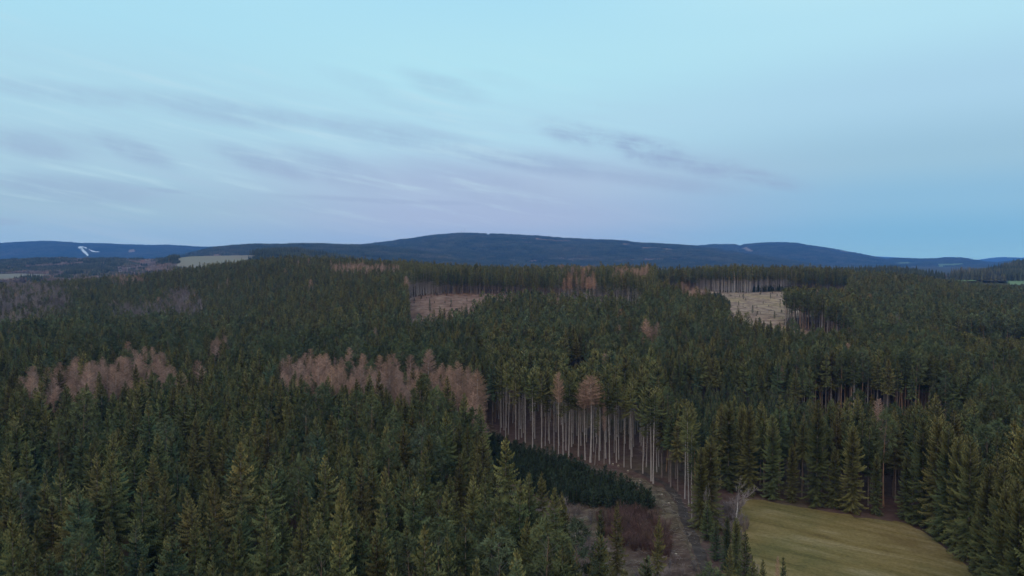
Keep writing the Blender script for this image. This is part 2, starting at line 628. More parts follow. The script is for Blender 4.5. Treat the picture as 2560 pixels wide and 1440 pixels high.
M_FLOOR = ground_mat("needle_floor", [(.3, (.070, .042, .034)), (.5, (.105, .062, .052)), (.7, (.150, .100, .078))], .35, 9, [(.3, (.06, .05, .03)), (.7, (.14, .115, .07))], .02, .5, .62)
M_CUT = ground_mat("cut_over_ground", [(.30, (.055, .034, .026)), (.48, (.100, .062, .048)), (.60, (.145, .096, .074)), (.74, (.30, .225, .18))], .30, 10, [(.3, (.06, .045, .028)), (.5, (.125, .092, .055)), (.7, (.23, .18, .12))], .05, .45, .6, .5, (1, 1, 1), 0, (1.1, .66, (.34, .28, .24)))
M_FARCUT = ground_mat("pale_cut_over_ground", [(.34, (.155, .098, .068)), (.46, (.25, .160, .118)), (.56, (.33, .225, .165)), (.68, (.47, .35, .27))], .12, 10, [(.3, (.20, .13, .065)), (.7, (.40, .28, .17))], .03, .48, .62, .12)
M_REDCUT = ground_mat("reddish_cut_over_ground", [(.34, (.11, .060, .042)), (.47, (.195, .108, .078)), (.58, (.25, .148, .11)), (.70, (.38, .27, .21))], .12, 10, None, 1, .5, .6, .12)
M_GRASSY = ground_mat("rough_grass", [(.3, (.06, .044, .032)), (.5, (.12, .090, .062)), (.7, (.26, .21, .145))], .5, 9, [(.3, (.09, .065, .045)), (.7, (.2, .14, .10))], .16, .45, .6)
M_PATH = ground_mat("dirt_track", [(.3, (.045, .034, .029)), (.5, (.068, .052, .045)), (.7, (.11, .085, .072))], .5, 8, None)


def meadow_mat():
    m, nt, b = new_mat("meadow_turf", 0.95, 0.05)
    tc = N_(nt, 'ShaderNodeTexCoord')
    mp = N_(nt, 'ShaderNodeMapping')
    mp0 = N_(nt, 'ShaderNodeMapping')
    mp0.inputs['Rotation'].default_value = (0, 0, radians(36))
    mp.inputs['Scale'].default_value = (.16, 1.0, 1)
    nt.links.new(tc.outputs['Object'], mp0.inputs[0])
    nt.links.new(mp0.outputs[0], mp.inputs[0])
    a = N_(nt, 'ShaderNodeTexNoise', Scale=.22, Detail=9.0, Roughness=.66, Distortion=.4)
    nt.links.new(mp.outputs[0], a.inputs['Vector'])
    big = N_(nt, 'ShaderNodeTexNoise', Scale=.035, Detail=5.0, Roughness=.6)
    nt.links.new(tc.outputs['Object'], big.inputs['Vector'])
    fine = N_(nt, 'ShaderNodeTexNoise', Scale=1.3, Detail=6.0, Roughness=.7)
    nt.links.new(tc.outputs['Object'], fine.inputs['Vector'])
    c1 = ramp_(nt, a.outputs[0], [(.32, (.14, .096, .034)), (.44, (.210, .146, .052)), (.55, (.26, .185, .078)), (.68, (.34, .255, .14))])
    c2 = ramp_(nt, a.outputs[0], [(.34, (.115, .098, .036)), (.52, (.18, .142, .054)), (.68, (.27, .21, .105))])
    col = mix_(nt, mrange(nt, big.outputs[0], .47, .60, 0, 1), c1, c2)
    col = mix_(nt, mrange(nt, big.outputs[0], .42, .34, 0, .7), col, (.175, .115, .045))
    k = mrange(nt, fine.outputs[0], .3, .7, .72, 1.25)
    cc = N_(nt, 'ShaderNodeVectorMath', operation='SCALE')
    nt.links.new(col, cc.inputs[0])
    nt.links.new(k, cc.inputs['Scale'])
    # dark wheel lines bending along the field's edge
    sx = N_(nt, 'ShaderNodeSeparateXYZ')
    nt.links.new(tc.outputs['Object'], sx.inputs[0])
    nt.links.new(cc.outputs[0], b.inputs['Base Color'])
    bp = N_(nt, 'ShaderNodeBump', Strength=.5, Distance=.25)
    nt.links.new(fine.outputs[0], bp.inputs['Height'])
    nt.links.new(bp.outputs[0], b.inputs['Normal'])
    return m


M_MEADOW = meadow_mat()
M_RUT = ground_mat("worn_turf", [(.3, (.07, .065, .035)), (.7, (.12, .10, .055))], 1.0, 6)
M_FARFIELD = ground_mat("distant_field", [(.3, (.20, .165, .13)), (.5, (.24, .20, .155)), (.7, (.28, .235, .185))], .004, 8, [(.3, (.17, .165, .115)), (.7, (.22, .205, .145))], .002, .45, .6)
M_GREENFIELD = ground_mat("distant_green_field", [(.3, (.13, .19, .085)), (.7, (.20, .25, .12))], .01, 8)
M_HILL = ground_mat("hill_floor", [(.3, (.05, .045, .03)), (.7, (.09, .075, .05))], .01, 8)
M_SCRUB = ground_mat("scrubland", [(.3, (.10, .08, .065)), (.5, (.15, .12, .10)), (.7, (.20, .16, .13))], .008, 9, [(.3, (.14, .13, .08)), (.7, (.22, .19, .12))], .003, .5, .6)


def plain(name, c, rough=.8):
    m, nt, b = new_mat(name, rough, .2)
    tc = N_(nt, 'ShaderNodeTexCoord')
    n = N_(nt, 'ShaderNodeTexNoise', Scale=1.5, Detail=5.0)
    nt.links.new(tc.outputs['Object'], n.inputs['Vector'])
    nt.links.new(ramp_(nt, n.outputs[0], [(.3, tuple(x * .85 for x in c)), (.7, tuple(min(1, x * 1.08) for x in c))]), b.inputs['Base Color'])
    return m


M_SNOW = plain("snow", (.93, .94, .96), .6)
M_WALL = plain("white_render", (.78, .76, .72))
M_ORWALL = plain("warm_render", (.50, .36, .28))
M_ROOF = plain("red_tiles", (.26, .12, .08))
M_GREYROOF = plain("grey_roof", (.20, .20, .21))
M_GLASS = plain("window_glass", (.03, .04, .05), .2)
M_METAL = plain("galvanised_steel", (.35, .36, .38), .5)
M_WOOD = plain("cut_wood", (.50, .40, .30))

# ------------------------------------------------------------------ ground
def build_ground():
    azs = np.concatenate([np.linspace(-50, 50, 301), np.linspace(50, 310, 105)[1:-1]])
    azs = np.radians(azs)
    rs = np.concatenate([[2], np.arange(12, 60, 12), np.arange(60, 1000, 7), np.geomspace(1000, 26000, 150)])
    A, R = np.meshgrid(azs, rs, indexing='ij')
    X, Y = R * np.sin(A), R * np.cos(A)
    Z = terrain(X, Y)
    na, nr = A.shape
    V = np.stack([X, Y, Z], -1).reshape(-1, 3)
    i = np.arange(na)
    j = np.arange(nr - 1)
    I, J = np.meshgrid(i, j, indexing='ij')
    I2 = (I + 1) % na
    Q = np.stack([I * nr + J, I * nr + J + 1, I2 * nr + J + 1, I2 * nr + J], -1).reshape(-1, 4)[:, ::-1]
    V = np.vstack([V, [[0, 0, 0]]])
    c = len(V) - 1
    T = np.stack([np.full(na, c), i * nr, ((i + 1) % na) * nr], -1)[:, ::-1]
    cen = V[Q].mean(1)
    d = np.hypot(cen[:, 0], cen[:, 1])
    mi = np.where((d > 3400) | ((d > 2100) & (cen[:, 0] > 300)), 2, np.where(d > 1400, 1, 0))
    fm = np.concatenate([np.zeros(na, int), mi])
    me = mesh_from("ground", V, [T, Q], [M_FLOOR, M_SCRUB, M_HILL], fm, smooth=True)
    obj("ground", me, kind='structure')


build_ground()


def flat_sheet(name, pts, mat, z=0.02, jag=0.4, seed=0):
    """a sheet lying on the flat near ground, outline given by world points, edges made uneven"""
    r = np.random.default_rng(seed)
    P = []
    n = len(pts)
    for k in range(n):
        a, b = np.array(pts[k]), np.array(pts[(k + 1) % n])
        m = max(1, int(np.linalg.norm(b - a) / 2.0))
        for t in np.arange(m) / m:
            P.append(a + (b - a) * t + r.normal(0, jag, 2) * (0.4 if t == 0 else 1))
    P = np.array(P)
    import mathutils
    tris = mathutils.geometry.tessellate_polygon([[Vector((p[0], p[1], 0)) for p in P]])
    V = np.c_[P, np.full(len(P), z)]
    T = np.array([t for t in tris])
    nrm = np.cross(V[T[:, 1]] - V[T[:, 0]], V[T[:, 2]] - V[T[:, 0]])[:, 2]
    T[nrm < 0] = T[nrm < 0][:, ::-1]
    return obj(name, mesh_from(name, V, [T], [mat]), kind='structure')


def gpx(poly):
    return [at_z(x, y)[:2] for x, y in poly]


MEADOW = [(1852, 1244), (1905, 1250), (1960, 1262), (2030, 1272), (2100, 1284), (2190, 1298), (2270, 1310), (2320, 1335), (2370, 1378), (2440, 1440), (2520, 1530), (2600, 1700), (2720, 2200), (2220, 2200), (2030, 1740), (1960, 1560), (1890, 1420), (1862, 1350), (1838, 1300)]
CUT = [(1215, 1045), (1262, 1102), (1330, 1122), (1480, 1162), (1560, 1182), (1640, 1214), (1690, 1240), (1722, 1285), (1755, 1360), (1790, 1450), (1860, 1600), (1900, 1750), (1640, 1750), (1480, 1650), (1350, 1560), (1275, 1450), (1230, 1350), (1212, 1190)]
PATHL = [(1590, 1176), (1645, 1200), (1672, 1218), (1694, 1245), (1708, 1280), (1722, 1320), (1740, 1360), (1758, 1400), (1772, 1440), (1800, 1520), (1850, 1650)]
CLEARA = [(1018, 746), (1080, 734), (1130, 727), (1180, 724), (1240, 722), (1350, 728), (1440, 742), (1520, 757), (1600, 768), (1600, 818), (1500, 818), (1400, 806), (1330, 796), (1240, 812), (1160, 845), (1024, 895)]
CLEARB = [(1640, 708), (1700, 718), (1750, 724), (1800, 731), (1870, 732), (1960, 727), (2000, 724), (2120, 722), (2118, 792), (1962, 795), (1957, 812), (2050, 835), (2140, 880), (2140, 940), (1957, 905), (1862, 885), (1815, 835), (1780, 800), (1640, 768)]
GAPS = [
    [(1415, 957), (1472, 957), (1476, 1075), (1412, 1075)],
    [(2380, 898), (2620, 912), (2620, 975), (2380, 950)],
    [(1995, 1038), (2200, 1048), (2360, 1046), (2360, 1062), (2100, 1066), (1995, 1054)],
    [(1195, 1040), (1225, 1040), (1240, 1190), (1205, 1250)],
]

flat_sheet("meadow", gpx(MEADOW), M_MEADOW, .03, .5, 1)
flat_sheet("clearing", gpx(CUT), M_CUT, .015, .8, 2)


def strip(pts, w, wob=0.0, seed=0):
    P = np.array(pts)
    s = np.concatenate([[0], np.cumsum(np.linalg.norm(np.diff(P, axis=0), axis=1))])
    t = np.linspace(0, s[-1], int(s[-1] / 1.5))
    Q = np.c_[np.interp(t, s, P[:, 0]), np.interp(t, s, P[:, 1])]
    for _ in range(6):
        Q[1:-1] = (Q[:-2] + 2 * Q[1:-1] + Q[2:]) / 4
    tan = np.gradient(Q, axis=0)
    tan /= np.linalg.norm(tan, axis=1)[:, None]
    nr = np.c_[-tan[:, 1], tan[:, 0]]
    r = np.random.default_rng(seed)
    wl = w / 2 * (1 + wob * np.convolve(r.normal(0, 1, len(Q)), np.ones(3) / 3, 'same'))
    wr = w / 2 * (1 + wob * np.convolve(r.normal(0, 1, len(Q)), np.ones(3) / 3, 'same'))
    return Q + nr * wl[:, None], Q - nr * wr[:, None]


def strip_obj(name, pts, w, mat, z, wob=.2, seed=0, parent=None):
    a, b = strip(pts, w, wob, seed)
    n = len(a)
    V = np.c_[np.vstack([a, b]), np.full(2 * n, z)]
    Q = np.array([(i, i + 1, n + i + 1, n + i) for i in range(n - 1)])
    nn = np.cross(V[Q[0, 1]] - V[Q[0, 0]], V[Q[0, 2]] - V[Q[0, 0]])[2]
    if nn < 0:
        Q = Q[:, ::-1]
    o = obj(name, mesh_from(name, V, [Q], [mat]), parent=parent, kind='structure')
    return o


pathw = gpx(PATHL)
strip_obj("verge", [p + np.array([-2.0, -.3]) for p in pathw[2:]], .9, M_GRASSY, .024, .9, 5)
strip_obj("path", pathw, 2.4, M_PATH, .034, .3, 4)
flat_sheet("rough_grass", gpx([(1555, 1190), (1600, 1196), (1650, 1222), (1688, 1262), (1700, 1300), (1668, 1280), (1640, 1262), (1600, 1225)]), M_GRASSY, .02, .8, 6)

def drape(name, poly, mat, cell, yr, off=.35, surf=terrain, jit=.3):
    xs = [p[0] for p in poly]
    y0, y1 = yr
    xa = (min(xs) - 1280) / FPX * (y1 if min(xs) < 1280 else y0) - cell
    xb = (max(xs) - 1280) / FPX * (y1 if max(xs) > 1280 else y0) + cell
    gx, gy = np.arange(xa, xb, cell), np.arange(y0, y1, cell)
    X, Y = np.meshgrid(gx, gy, indexing='ij')
    X = X + np.random.default_rng(3).uniform(-jit, jit, X.shape) * cell
    Y = Y + np.random.default_rng(4).uniform(-jit, jit, X.shape) * cell
    Z = surf(X, Y) + off
    V = np.stack([X, Y, Z], -1).reshape(-1, 3)
    n, m = X.shape
    I, J = np.meshgrid(np.arange(n - 1), np.arange(m - 1), indexing='ij')
    Q = np.stack([I * m + J, (I + 1) * m + J, (I + 1) * m + J + 1, I * m + J + 1], -1).reshape(-1, 4)
    c = V[Q].mean(1)
    px, py, _ = project(c)
    Q = Q[inside(px, py, poly)]
    if not len(Q):
        return None
    used, inv = np.unique(Q, return_inverse=True)
    return obj(name, mesh_from(name, V[used], [inv.reshape(-1, 4)], [mat], smooth=True), kind='structure')


drape("clearing", CLEARA, M_REDCUT, 3.0, (380, 760), .3)
drape("clearing", [(x, y) for x, y in CLEARB], M_FARCUT, 3.0, (380, 860), .3)

# ------------------------------------------------------------------ tree builders
def unit(v):
    return v / (np.linalg.norm(v) + 1e-9)


def trunk_mb(r, H, rad, bend=.25, k=7, seg=7, lean=0.0):
    mb = MB()
    z = np.linspace(0, 1, seg) ** 1.0 * H
    ph = r.uniform(0, 2 * pi)
    t = z / H
    x = bend * np.sin(t * pi) * cos(ph) * .5 + lean * z
    y = bend * np.sin(t * pi) * sin(ph) * .5
    rr = rad * ((1 - t) ** .8 * .92 + .05) + rad * .35 * np.exp(-z / .5)
    mb.tube(np.c_[x, y, z - .3 * (z == 0)], rr, k)
    return mb, (lambda zz: np.array([np.interp(zz, z, x), np.interp(zz, z, y), zz]))


def spruce_mb(r, H, cb, R, axis, lod=0, droop=1.0, ragged=.25, conic=.8, narrow_base=.55, wf=.34):
    """needle foliage on whorled drooping branches"""
    mb = MB()
    sp = .60 if lod == 0 else (.95 if lod == 1 else 1.6)
    z = cb
    T, V, A = [], [], []
    nv = 0
    while z < H - .35:
        t = (z - cb) / (H - cb)
        Lm = R * ((1 - t) ** conic) * (narrow_base + (1 - narrow_base) * min(1, t / .22)) + .12
        nb = int(r.integers(5, 8)) if lod == 0 else 5
        if t > .9:
            nb = 4
        th0 = r.uniform(0, 2 * pi)
        for b in range(nb):
            if r.random() < ragged * .35:
                continue
            th = th0 + b * 2 * pi / nb + r.normal(0, .22)
            L = Lm * (1 + ragged * r.normal(0, .8))
            L = max(.25, min(L, Lm * 1.45))
            zz = z + r.uniform(-.2, .2)
            a0 = radians(44) * (t ** 1.6) - radians(10) * (1 - t) * droop + r.normal(0, .08)
            D = np.array([cos(th), sin(th), 0])
            S = np.array([-sin(th), cos(th), 0])
            o = axis(zz)
            val = r.uniform(0, .999)
            if t > .72 and r.random() < .75:
                val += 10

            def P(s, o=o, D=D, L=L, a0=a0, t=t):
                return o + D * (L * s) + np.array([0, 0, 1]) * (L * (sin(a0) * s - .34 * droop * (1 - t) * s * s + .34 * s ** 4))
            nt_ = (max(3, int(L / .30)) if lod == 0 else max(2, int(L / .7)))
            ds = 1.0 / nt_
            for k in range(nt_):
                s0, s1 = k * ds, (k + 1) * ds
                p0, p1 = P(s0), P(s1)
                c = (p0 + p1) / 2
                w = (wf * L * (1 - ((k + .5) * ds)) ** .6 * min(1, .35 + (k + .5) * ds * 2.0)) * r.uniform(.75, 1.25) + .08
                w = min(w, 1.25)
                hang = w * r.uniform(.25, .55) * droop + .03
                tip_light = min(.999, max(0, (val % 1.0) * .45 + .50 * ((k + .5) * ds) ** 1.3)) + (10 if val > 5 else 0)  # crown shade painted into needle colour: dark near the trunk, bright at branch tips
                for sg in (-1, 1):
                    tip = c + S * sg * w + D * (w * .55) - np.array([0, 0, hang])
                    V += [p0, p1, tip]
                    T.append((nv, nv + 1, nv + 2))
                    nv += 3
                    A += [tip_light] * 3
                if lod < 2:
                    tip = c + D * .08 - np.array([0, 0, .22 + .35 * r.random() * min(1, L / 2) * droop])
                    V += [p0, p1, tip]
                    T.append((nv, nv + 1, nv + 2))
                    nv += 3
                    A += [val] * 3
            pe, tip = P(1 - ds * .6), P(1.0) + D * .12 + np.array([0, 0, .05])
            V += [pe + S * .09, pe - S * .09, tip]
            T.append((nv, nv + 1, nv + 2))
            nv += 3
            A += [val] * 3
        z += sp * (1 - .45 * t) * r.uniform(.8, 1.2)
    # leader
    top = axis(H)
    for k in range(4):
        a = k * pi / 2 + .4
        V += [top + np.array([cos(a) * .16, sin(a) * .16, -.75]), top + np.array([-cos(a) * .05, -sin(a) * .05, -.8]), top + np.array([0, 0, .15])]
        T.append((nv, nv + 1, nv + 2))
        nv += 3
        A += [10.5] * 3
    mb.add(np.array(V), T=T, a=np.array(A))
    return mb


def dead_mb(r, z0, z1, axis, n, L):
    mb = MB()
    for _ in range(n):
        z = r.uniform(z0, z1)
        th = r.uniform(0, 2 * pi)
        o = axis(z)
        l = L * r.uniform(.4, 1)
        e = o + np.array([cos(th) * l, sin(th) * l, -l * r.uniform(-.1, .45)])
        m = (o + e) / 2 + np.array([0, 0, .12 * l])
        s = np.array([-sin(th), cos(th), 0]) * .02
        u = np.array([0, 0, .03])
        v = r.uniform(0, .99)
        mb.add([o - u, o + u, m + u * .7, m - u * .7, e], Q=[(0, 1, 2, 3)], T=[(3, 2, 4)], a=v)
        for k in range(5):
            f = r.uniform(.25, .95)
            p = o + (e - o) * f
            q = p + np.array([cos(th + r.choice([-.9, .9])) * l * .3, sin(th + r.choice([-.9, .9])) * l * .3, r.uniform(-.2, .05)])
            mb.add([p - u * .5, p + u * .5, q], T=[(0, 1, 2)], a=v)
    return mb


def pine_mb(r, H, cb, R, axis, lod=0):
    mb = MB()
    limbs = MB()
    n = 95 if lod == 0 else 38
    V, T, A = [], [], []
    nv = 0
    for i in range(n):
        t = (i + r.random()) / n
        z = cb + (H - cb) * t
        prof = (min(1, t / .28) ** .7) * (1 - max(0, (t - .3) / .7) ** 2.0) ** .6
        rr = R * prof * sqrt(r.uniform(.12, 1.0)) + .1
        th = r.uniform(0, 2 * pi)
        c = axis(min(H, z)) + np.array([cos(th) * rr, sin(th) * rr, r.normal(0, .15)])
        if rr > .6 and lod == 0:
            o = axis(max(cb * .9, z - .45 * rr - .2))
            d = c - o
            s = np.array([-sin(th), cos(th), 0]) * .022
            limbs.add([o - s, o + s, c + s * .4, c - s * .4], Q=[(0, 1, 2, 3)], a=.5)
        val = r.uniform(0, .999)
        size = r.uniform(.55, .95) * (1.0 if lod == 0 else 1.45)
        m = 30 if lod == 0 else 12
        out = np.array([cos(th), sin(th), .7])
        for _ in range(m):
            d = unit(r.normal(0, 1, 3) + out * .75)
            side = unit(np.cross(d, r.normal(0, 1, 3))) * size * (.10 if lod == 0 else .18)
            b0 = c + r.normal(0, .22, 3) * size
            V += [b0 - side, b0 + side, b0 + d * size * r.uniform(.5, .95)]
            T.append((nv, nv + 1, nv + 2))
            nv += 3
            A += [val] * 3
    mb.add(np.array(V), T=T, a=np.array(A))
    return mb, limbs


def larch_mb(r, H, cb, R, axis, lod=0, full=1.0):
    """leafless crown: fine twigs on many ascending branches"""
    mb = MB()
    V, T, A = [], [], []
    nv = 0
    z = cb
    sp = .34 if lod == 0 else .7
    wd = .030 if lod == 0 else .055
    while z < H - .2:
        t = (z - cb) / (H - cb)
        Lm = R * (1 - t) ** .58 * (.55 + .45 * min(1, t / .25)) + .15
        for b in range(6):
            th = r.uniform(0, 2 * pi)
            L = Lm * r.uniform(.65, 1.12)
            D = np.array([cos(th), sin(th), 0])
            S = np.array([-sin(th), cos(th), 0])
            o = axis(z + r.uniform(-.15, .15))
            a0 = radians(10 + 35 * t) + r.normal(0, .1)
            val = r.uniform(0, .999)
            up = np.array([0, 0, 1.0])
            P = lambda s: o + D * (L * s) + up * (L * (sin(a0) * s - .18 * s * s + .2 * s ** 3))
            pa, pb, pc = P(0), P(.5), P(1)
            V += [pa - up * .045, pa + up * .045, pb, pb - up * .03, pb + up * .03, pc]
            T += [(nv, nv + 1, nv + 2), (nv + 3, nv + 4, nv + 5)]
            nv += 6
            A += [val] * 6
            m = int(max(4, L * (9 if lod == 0 else 4.5)) * full)
            for k in range(m):
                s = r.uniform(.12, 1)
                p = P(s)
                l = (.25 + .34 * L * (1.1 - s)) * r.uniform(.6, 1.25)
                sg = r.choice([-1.0, 1.0])
                q = p + (S * sg * r.uniform(.3, 1) + D * .6 + up * r.uniform(-.75, .55)) * l * .8
                w = unit(np.cross(q - p, r.normal(0, 1, 3))) * wd * r.uniform(.8, 1.5)
                V += [p - w, p + w, q]
                T.append((nv, nv + 1, nv + 2))
                nv += 3
                A += [val] * 3
        z += sp * r.uniform(.7, 1.2)
    mb.add(np.array(V), T=T, a=np.array(A))
    return mb


def bare_mb(r, H, rad, spread=.32, levels=4, twigs=10, wd=.03, multi=1):
    """leafless broadleaf: (trunk, limbs+twigs)"""
    tr, cr = MB(), MB()
    ends = []

    def grow(p, d, L, ra, lv, tgt):
        n = 4
        pts = [p]
        dd = d
        for i in range(n):
            dd = unit(dd + r.normal(0, .10, 3) + np.array([0, 0, .06]))
            pts.append(pts[-1] + dd * L / n)
        pts = np.array(pts)
        tgt.tube(pts, np.linspace(ra, ra * .55, len(pts)), 5 if lv == 0 else 3, a=r.uniform(0, .99), cap=False)
        if lv < levels - 1:
            m = int(r.integers(3, 6)) if lv else 6
            for k in range(m):
                f = r.uniform(.4 if lv == 0 else .25, 1)
                q = pts[0] + (pts[-1] - pts[0]) * f
                th = r.uniform(0, 2 * pi)
                side = np.array([cos(th), sin(th), 0])
                nd = unit(dd + side * r.uniform(spread, spread * 2.4))
                grow(q, nd, L * r.uniform(.38, .62), ra * .42, lv + 1, cr)
            grow(pts[-1], unit(dd + r.normal(0, .12, 3)), L * .55, ra * .5, lv + 1, cr)
        else:
            val = r.uniform(0, .99)
            V, T = [], []
            for k in range(twigs):
                f = r.uniform(0, 1)
                q = pts[0] + (pts[-1] - pts[0]) * f
                e = q + unit(dd + r.normal(0, .6, 3)) * r.uniform(.4, 1.2)
                w = unit(np.cross(e - q, r.normal(0, 1, 3))) * wd
                V += [q - w, q + w, e]
                T.append((3 * k, 3 * k + 1, 3 * k + 2))
            cr.add(np.array(V), T=T, a=val)
    for k in range(multi):
        grow(np.array([0, 0, -.2]), unit(np.array([r.normal(0, .07), r.normal(0, .07), 1])), H * .52, rad, 0, tr)
    return tr, cr


def bush_mb(r, H, n=60, wd=.02):
    mb = MB()
    for _ in range(n):
        th = r.uniform(0, 2 * pi)
        b = np.array([cos(th), sin(th), 0]) * r.uniform(0, .35)
        d = unit(np.array([cos(th) * r.uniform(.05, .45), sin(th) * r.uniform(.05, .45), 1]))
        l = H * r.uniform(.6, 1.05)
        e = b + d * l
        w = np.array([-sin(th), cos(th), 0]) * wd
        v = r.uniform(0, .99)
        V = [b - w, b + w, e]
        T = [(0, 1, 2)]
        for k in range(7):
            f = r.uniform(.3, 1)
            p = b + d * l * f
            q = p + unit(d + r.normal(0, .55, 3)) * H * .22
            ww = unit(np.cross(q - p, r.normal(0, 1, 3))) * wd * .8
            V += [p - ww, p + ww, q]
            T.append((len(V) - 3, len(V) - 2, len(V) - 1))
        mb.add(V, T=T, a=v)
    return mb


# ------------------------------------------------------------------ prototypes
class Proto:
    """meshes of one kind of tree: parts for single trees, the joined mesh for the mass"""
    def __init__(s, name, parts, H, W):
        s.parts = [(pn, mb.mesh(pn, m)) for pn, mb, m in parts]
        s.joined = joined(name, [(mb, m) for _, mb, m in parts])
        s.H, s.W = H, W


P = {}


def add_proto(kind, pr):
    P.setdefault(kind, []).append(pr)


def mk_spruce(seed, H, cbf, R, lod, **kw):
    r = np.random.default_rng(seed)
    bark = kw.pop('bark', M_BARK)
    rad = kw.pop('rad', .20)
    dead = kw.pop('dead', 0)
    fol = kw.pop('fol', M_SPRUCE)
    tr, ax = trunk_mb(r, H * .985, rad, k=7 if lod == 0 else 4, seg=6 if lod == 0 else 3)
    cr = spruce_mb(r, H, H * cbf, R, ax, lod, **kw)
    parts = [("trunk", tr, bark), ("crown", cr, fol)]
    if dead:
        parts.append(("dead_branches", dead_mb(r, H * cbf * .45, H * cbf * 1.05, ax, dead, R * .7), M_DEADTWIG))
    return Proto("spruce", parts, H, R)


for i in range(12):
    r_ = random.Random(100 + i)
    add_proto('spruce', mk_spruce(100 + i, 22, r_.uniform(.40, .52), r_.uniform(2.4, 3.2), 0, droop=r_.uniform(.7, 1.35), ragged=r_.uniform(.16, .40), conic=r_.uniform(.85, 1.15), narrow_base=.85))
for i in range(5):
    r_ = random.Random(200 + i)
    add_proto('spruce_far', mk_spruce(200 + i, 22, .40, r_.uniform(2.4, 3.0), 1, droop=r_.uniform(.7, 1.2), ragged=.3, conic=r_.uniform(.55, .8)))
for i in range(8):      # bare lower stem, crown only at the top
    r_ = random.Random(300 + i)
    add_proto('stem', mk_spruce(300 + i, 26, (.48, .68, .62, .72, .54, .66, .58, .70)[i], r_.uniform(2.0, 2.9), 0, droop=r_.uniform(.8, 1.3), ragged=.55, conic=r_.uniform(.45, .75), bark=M_PALEBARK, rad=r_.uniform(.16, .23), dead=(90, 30, 60, 20, 80, 45, 60, 30)[i], narrow_base=.6))
for i in range(4):
    r_ = random.Random(400 + i)
    add_proto('stem_far', mk_spruce(400 + i, 27, r_.uniform(.50, .60), r_.uniform(2.2, 2.8), 1, droop=.9, ragged=.4, conic=.5, bark=M_PALEBARK, rad=.27, narrow_base=.8))
for i in range(4):      # field-edge spruce, boughs to the ground
    r_ = random.Random(500 + i)
    add_proto('edge', mk_spruce(500 + i, 27, .05, r_.uniform(3.3, 4.0), 0, droop=r_.uniform(1.2, 1.5), ragged=.26, conic=r_.uniform(.5, .66), narrow_base=.8, rad=.27))
for i in range(4):      # young, pointed
    r_ = random.Random(600 + i)
    add_proto('young', mk_spruce(600 + i, 12, .06, r_.uniform(1.7, 2.1), 0, droop=.5, ragged=.2, conic=.9, rad=.12))
for i in range(4):      # thicket saplings
    r_ = random.Random(700 + i)
    add_proto('sapling', mk_spruce(700 + i, 5, .03, r_.uniform(1.25, 1.55), 0, droop=.35, ragged=.3, conic=.8, rad=.05, narrow_base=.85, fol=M_SAPLING))


def mk_pine(seed, H, cbf, R, lod):
    r = np.random.default_rng(seed)
    tr, ax = trunk_mb(r, H * .93, .2, bend=.7, k=7 if lod == 0 else 4, seg=6 if lod == 0 else 4)
    cr, lb = pine_mb(r, H, H * cbf, R, ax, lod)
    parts = [("trunk", tr, M_PINEBARK), ("crown", cr, M_PINE)]
    if lod == 0:
        parts.insert(1, ("limbs", lb, M_BARK))
    return Proto("pine", parts, H, R)


for i in range(6):
    r_ = random.Random(800 + i)
    add_proto('pine', mk_pine(800 + i, 21, r_.uniform(.45, .55), r_.uniform(2.2, 2.9), 0))
for i in range(4):
    r_ = random.Random(850 + i)
    add_proto('pine_far', mk_pine(850 + i, 21, .5, r_.uniform(2.4, 3.0), 1))


def mk_larch(seed, H, cbf, R, lod, full=1.0, rad=.2, dead=20):
    r = np.random.default_rng(seed)
    tr, ax = trunk_mb(r, H * .985, rad, bend=.5, k=6 if lod == 0 else 4)
    cr = larch_mb(r, H, H * cbf, R, ax, lod, full)
    parts = [("trunk", tr, M_PALEBARK), ("crown", cr, M_LARCH)]
    if lod == 0:
        parts.append(("dead_branches", dead_mb(r, H * cbf * .6, H * cbf, ax, dead, R * .6), M_DEADTWIG))
    return Proto("larch", parts, H, R)


for i in range(5):
    r_ = random.Random(900 + i)
    add_proto('larch', mk_larch(900 + i, 24, r_.uniform(.42, .55), r_.uniform(3.1, 4.1), 0))
for i in range(2):
    add_proto('larch_high', mk_larch(970 + i, 28, .66, 4.6, 0, 1.2, .26, 60))
for i in range(3):
    add_proto('larch_far', mk_larch(950 + i, 25, .5, 3.2, 1))
for i in range(4):
    r = np.random.default_rng(1000 + i)
    a, b = bare_mb(r, 17, .16, .3, 4, 8, .035)
    add_proto('birch', Proto("birch", [("trunk", a, M_BIRCHBARK), ("crown", b, M_BARE)], 17, 2.5))

for i in range(3):
    r = np.random.default_rng(1100 + i)
    add_proto('bush', Proto("bush", [("crown", bush_mb(r, 3.2, 42, .028), M_REDTWIG)], 3.2, 1))
    add_proto('greybush', Proto("greybush", [("crown", bush_mb(r, 4.0, 36, .03), M_BARE)], 4, 1.2))

for k, lst in P.items():
    print(k, [len(p.joined.polygons) for p in lst])


# ------------------------------------------------------------------ mass scatter with geometry nodes (kind stuff)
def proto_collection(name, kinds):
    c = bpy.data.collections.new(name)
    idx = {}
    n = 0
    for k in kinds:
        idx[k] = []
        for pr in P[k]:
            o = bpy.data.objects.new("%s_%03d" % (name, n), pr.joined)
            c.objects.link(o)
            idx[k].append(n)
            n += 1
    return c, idx


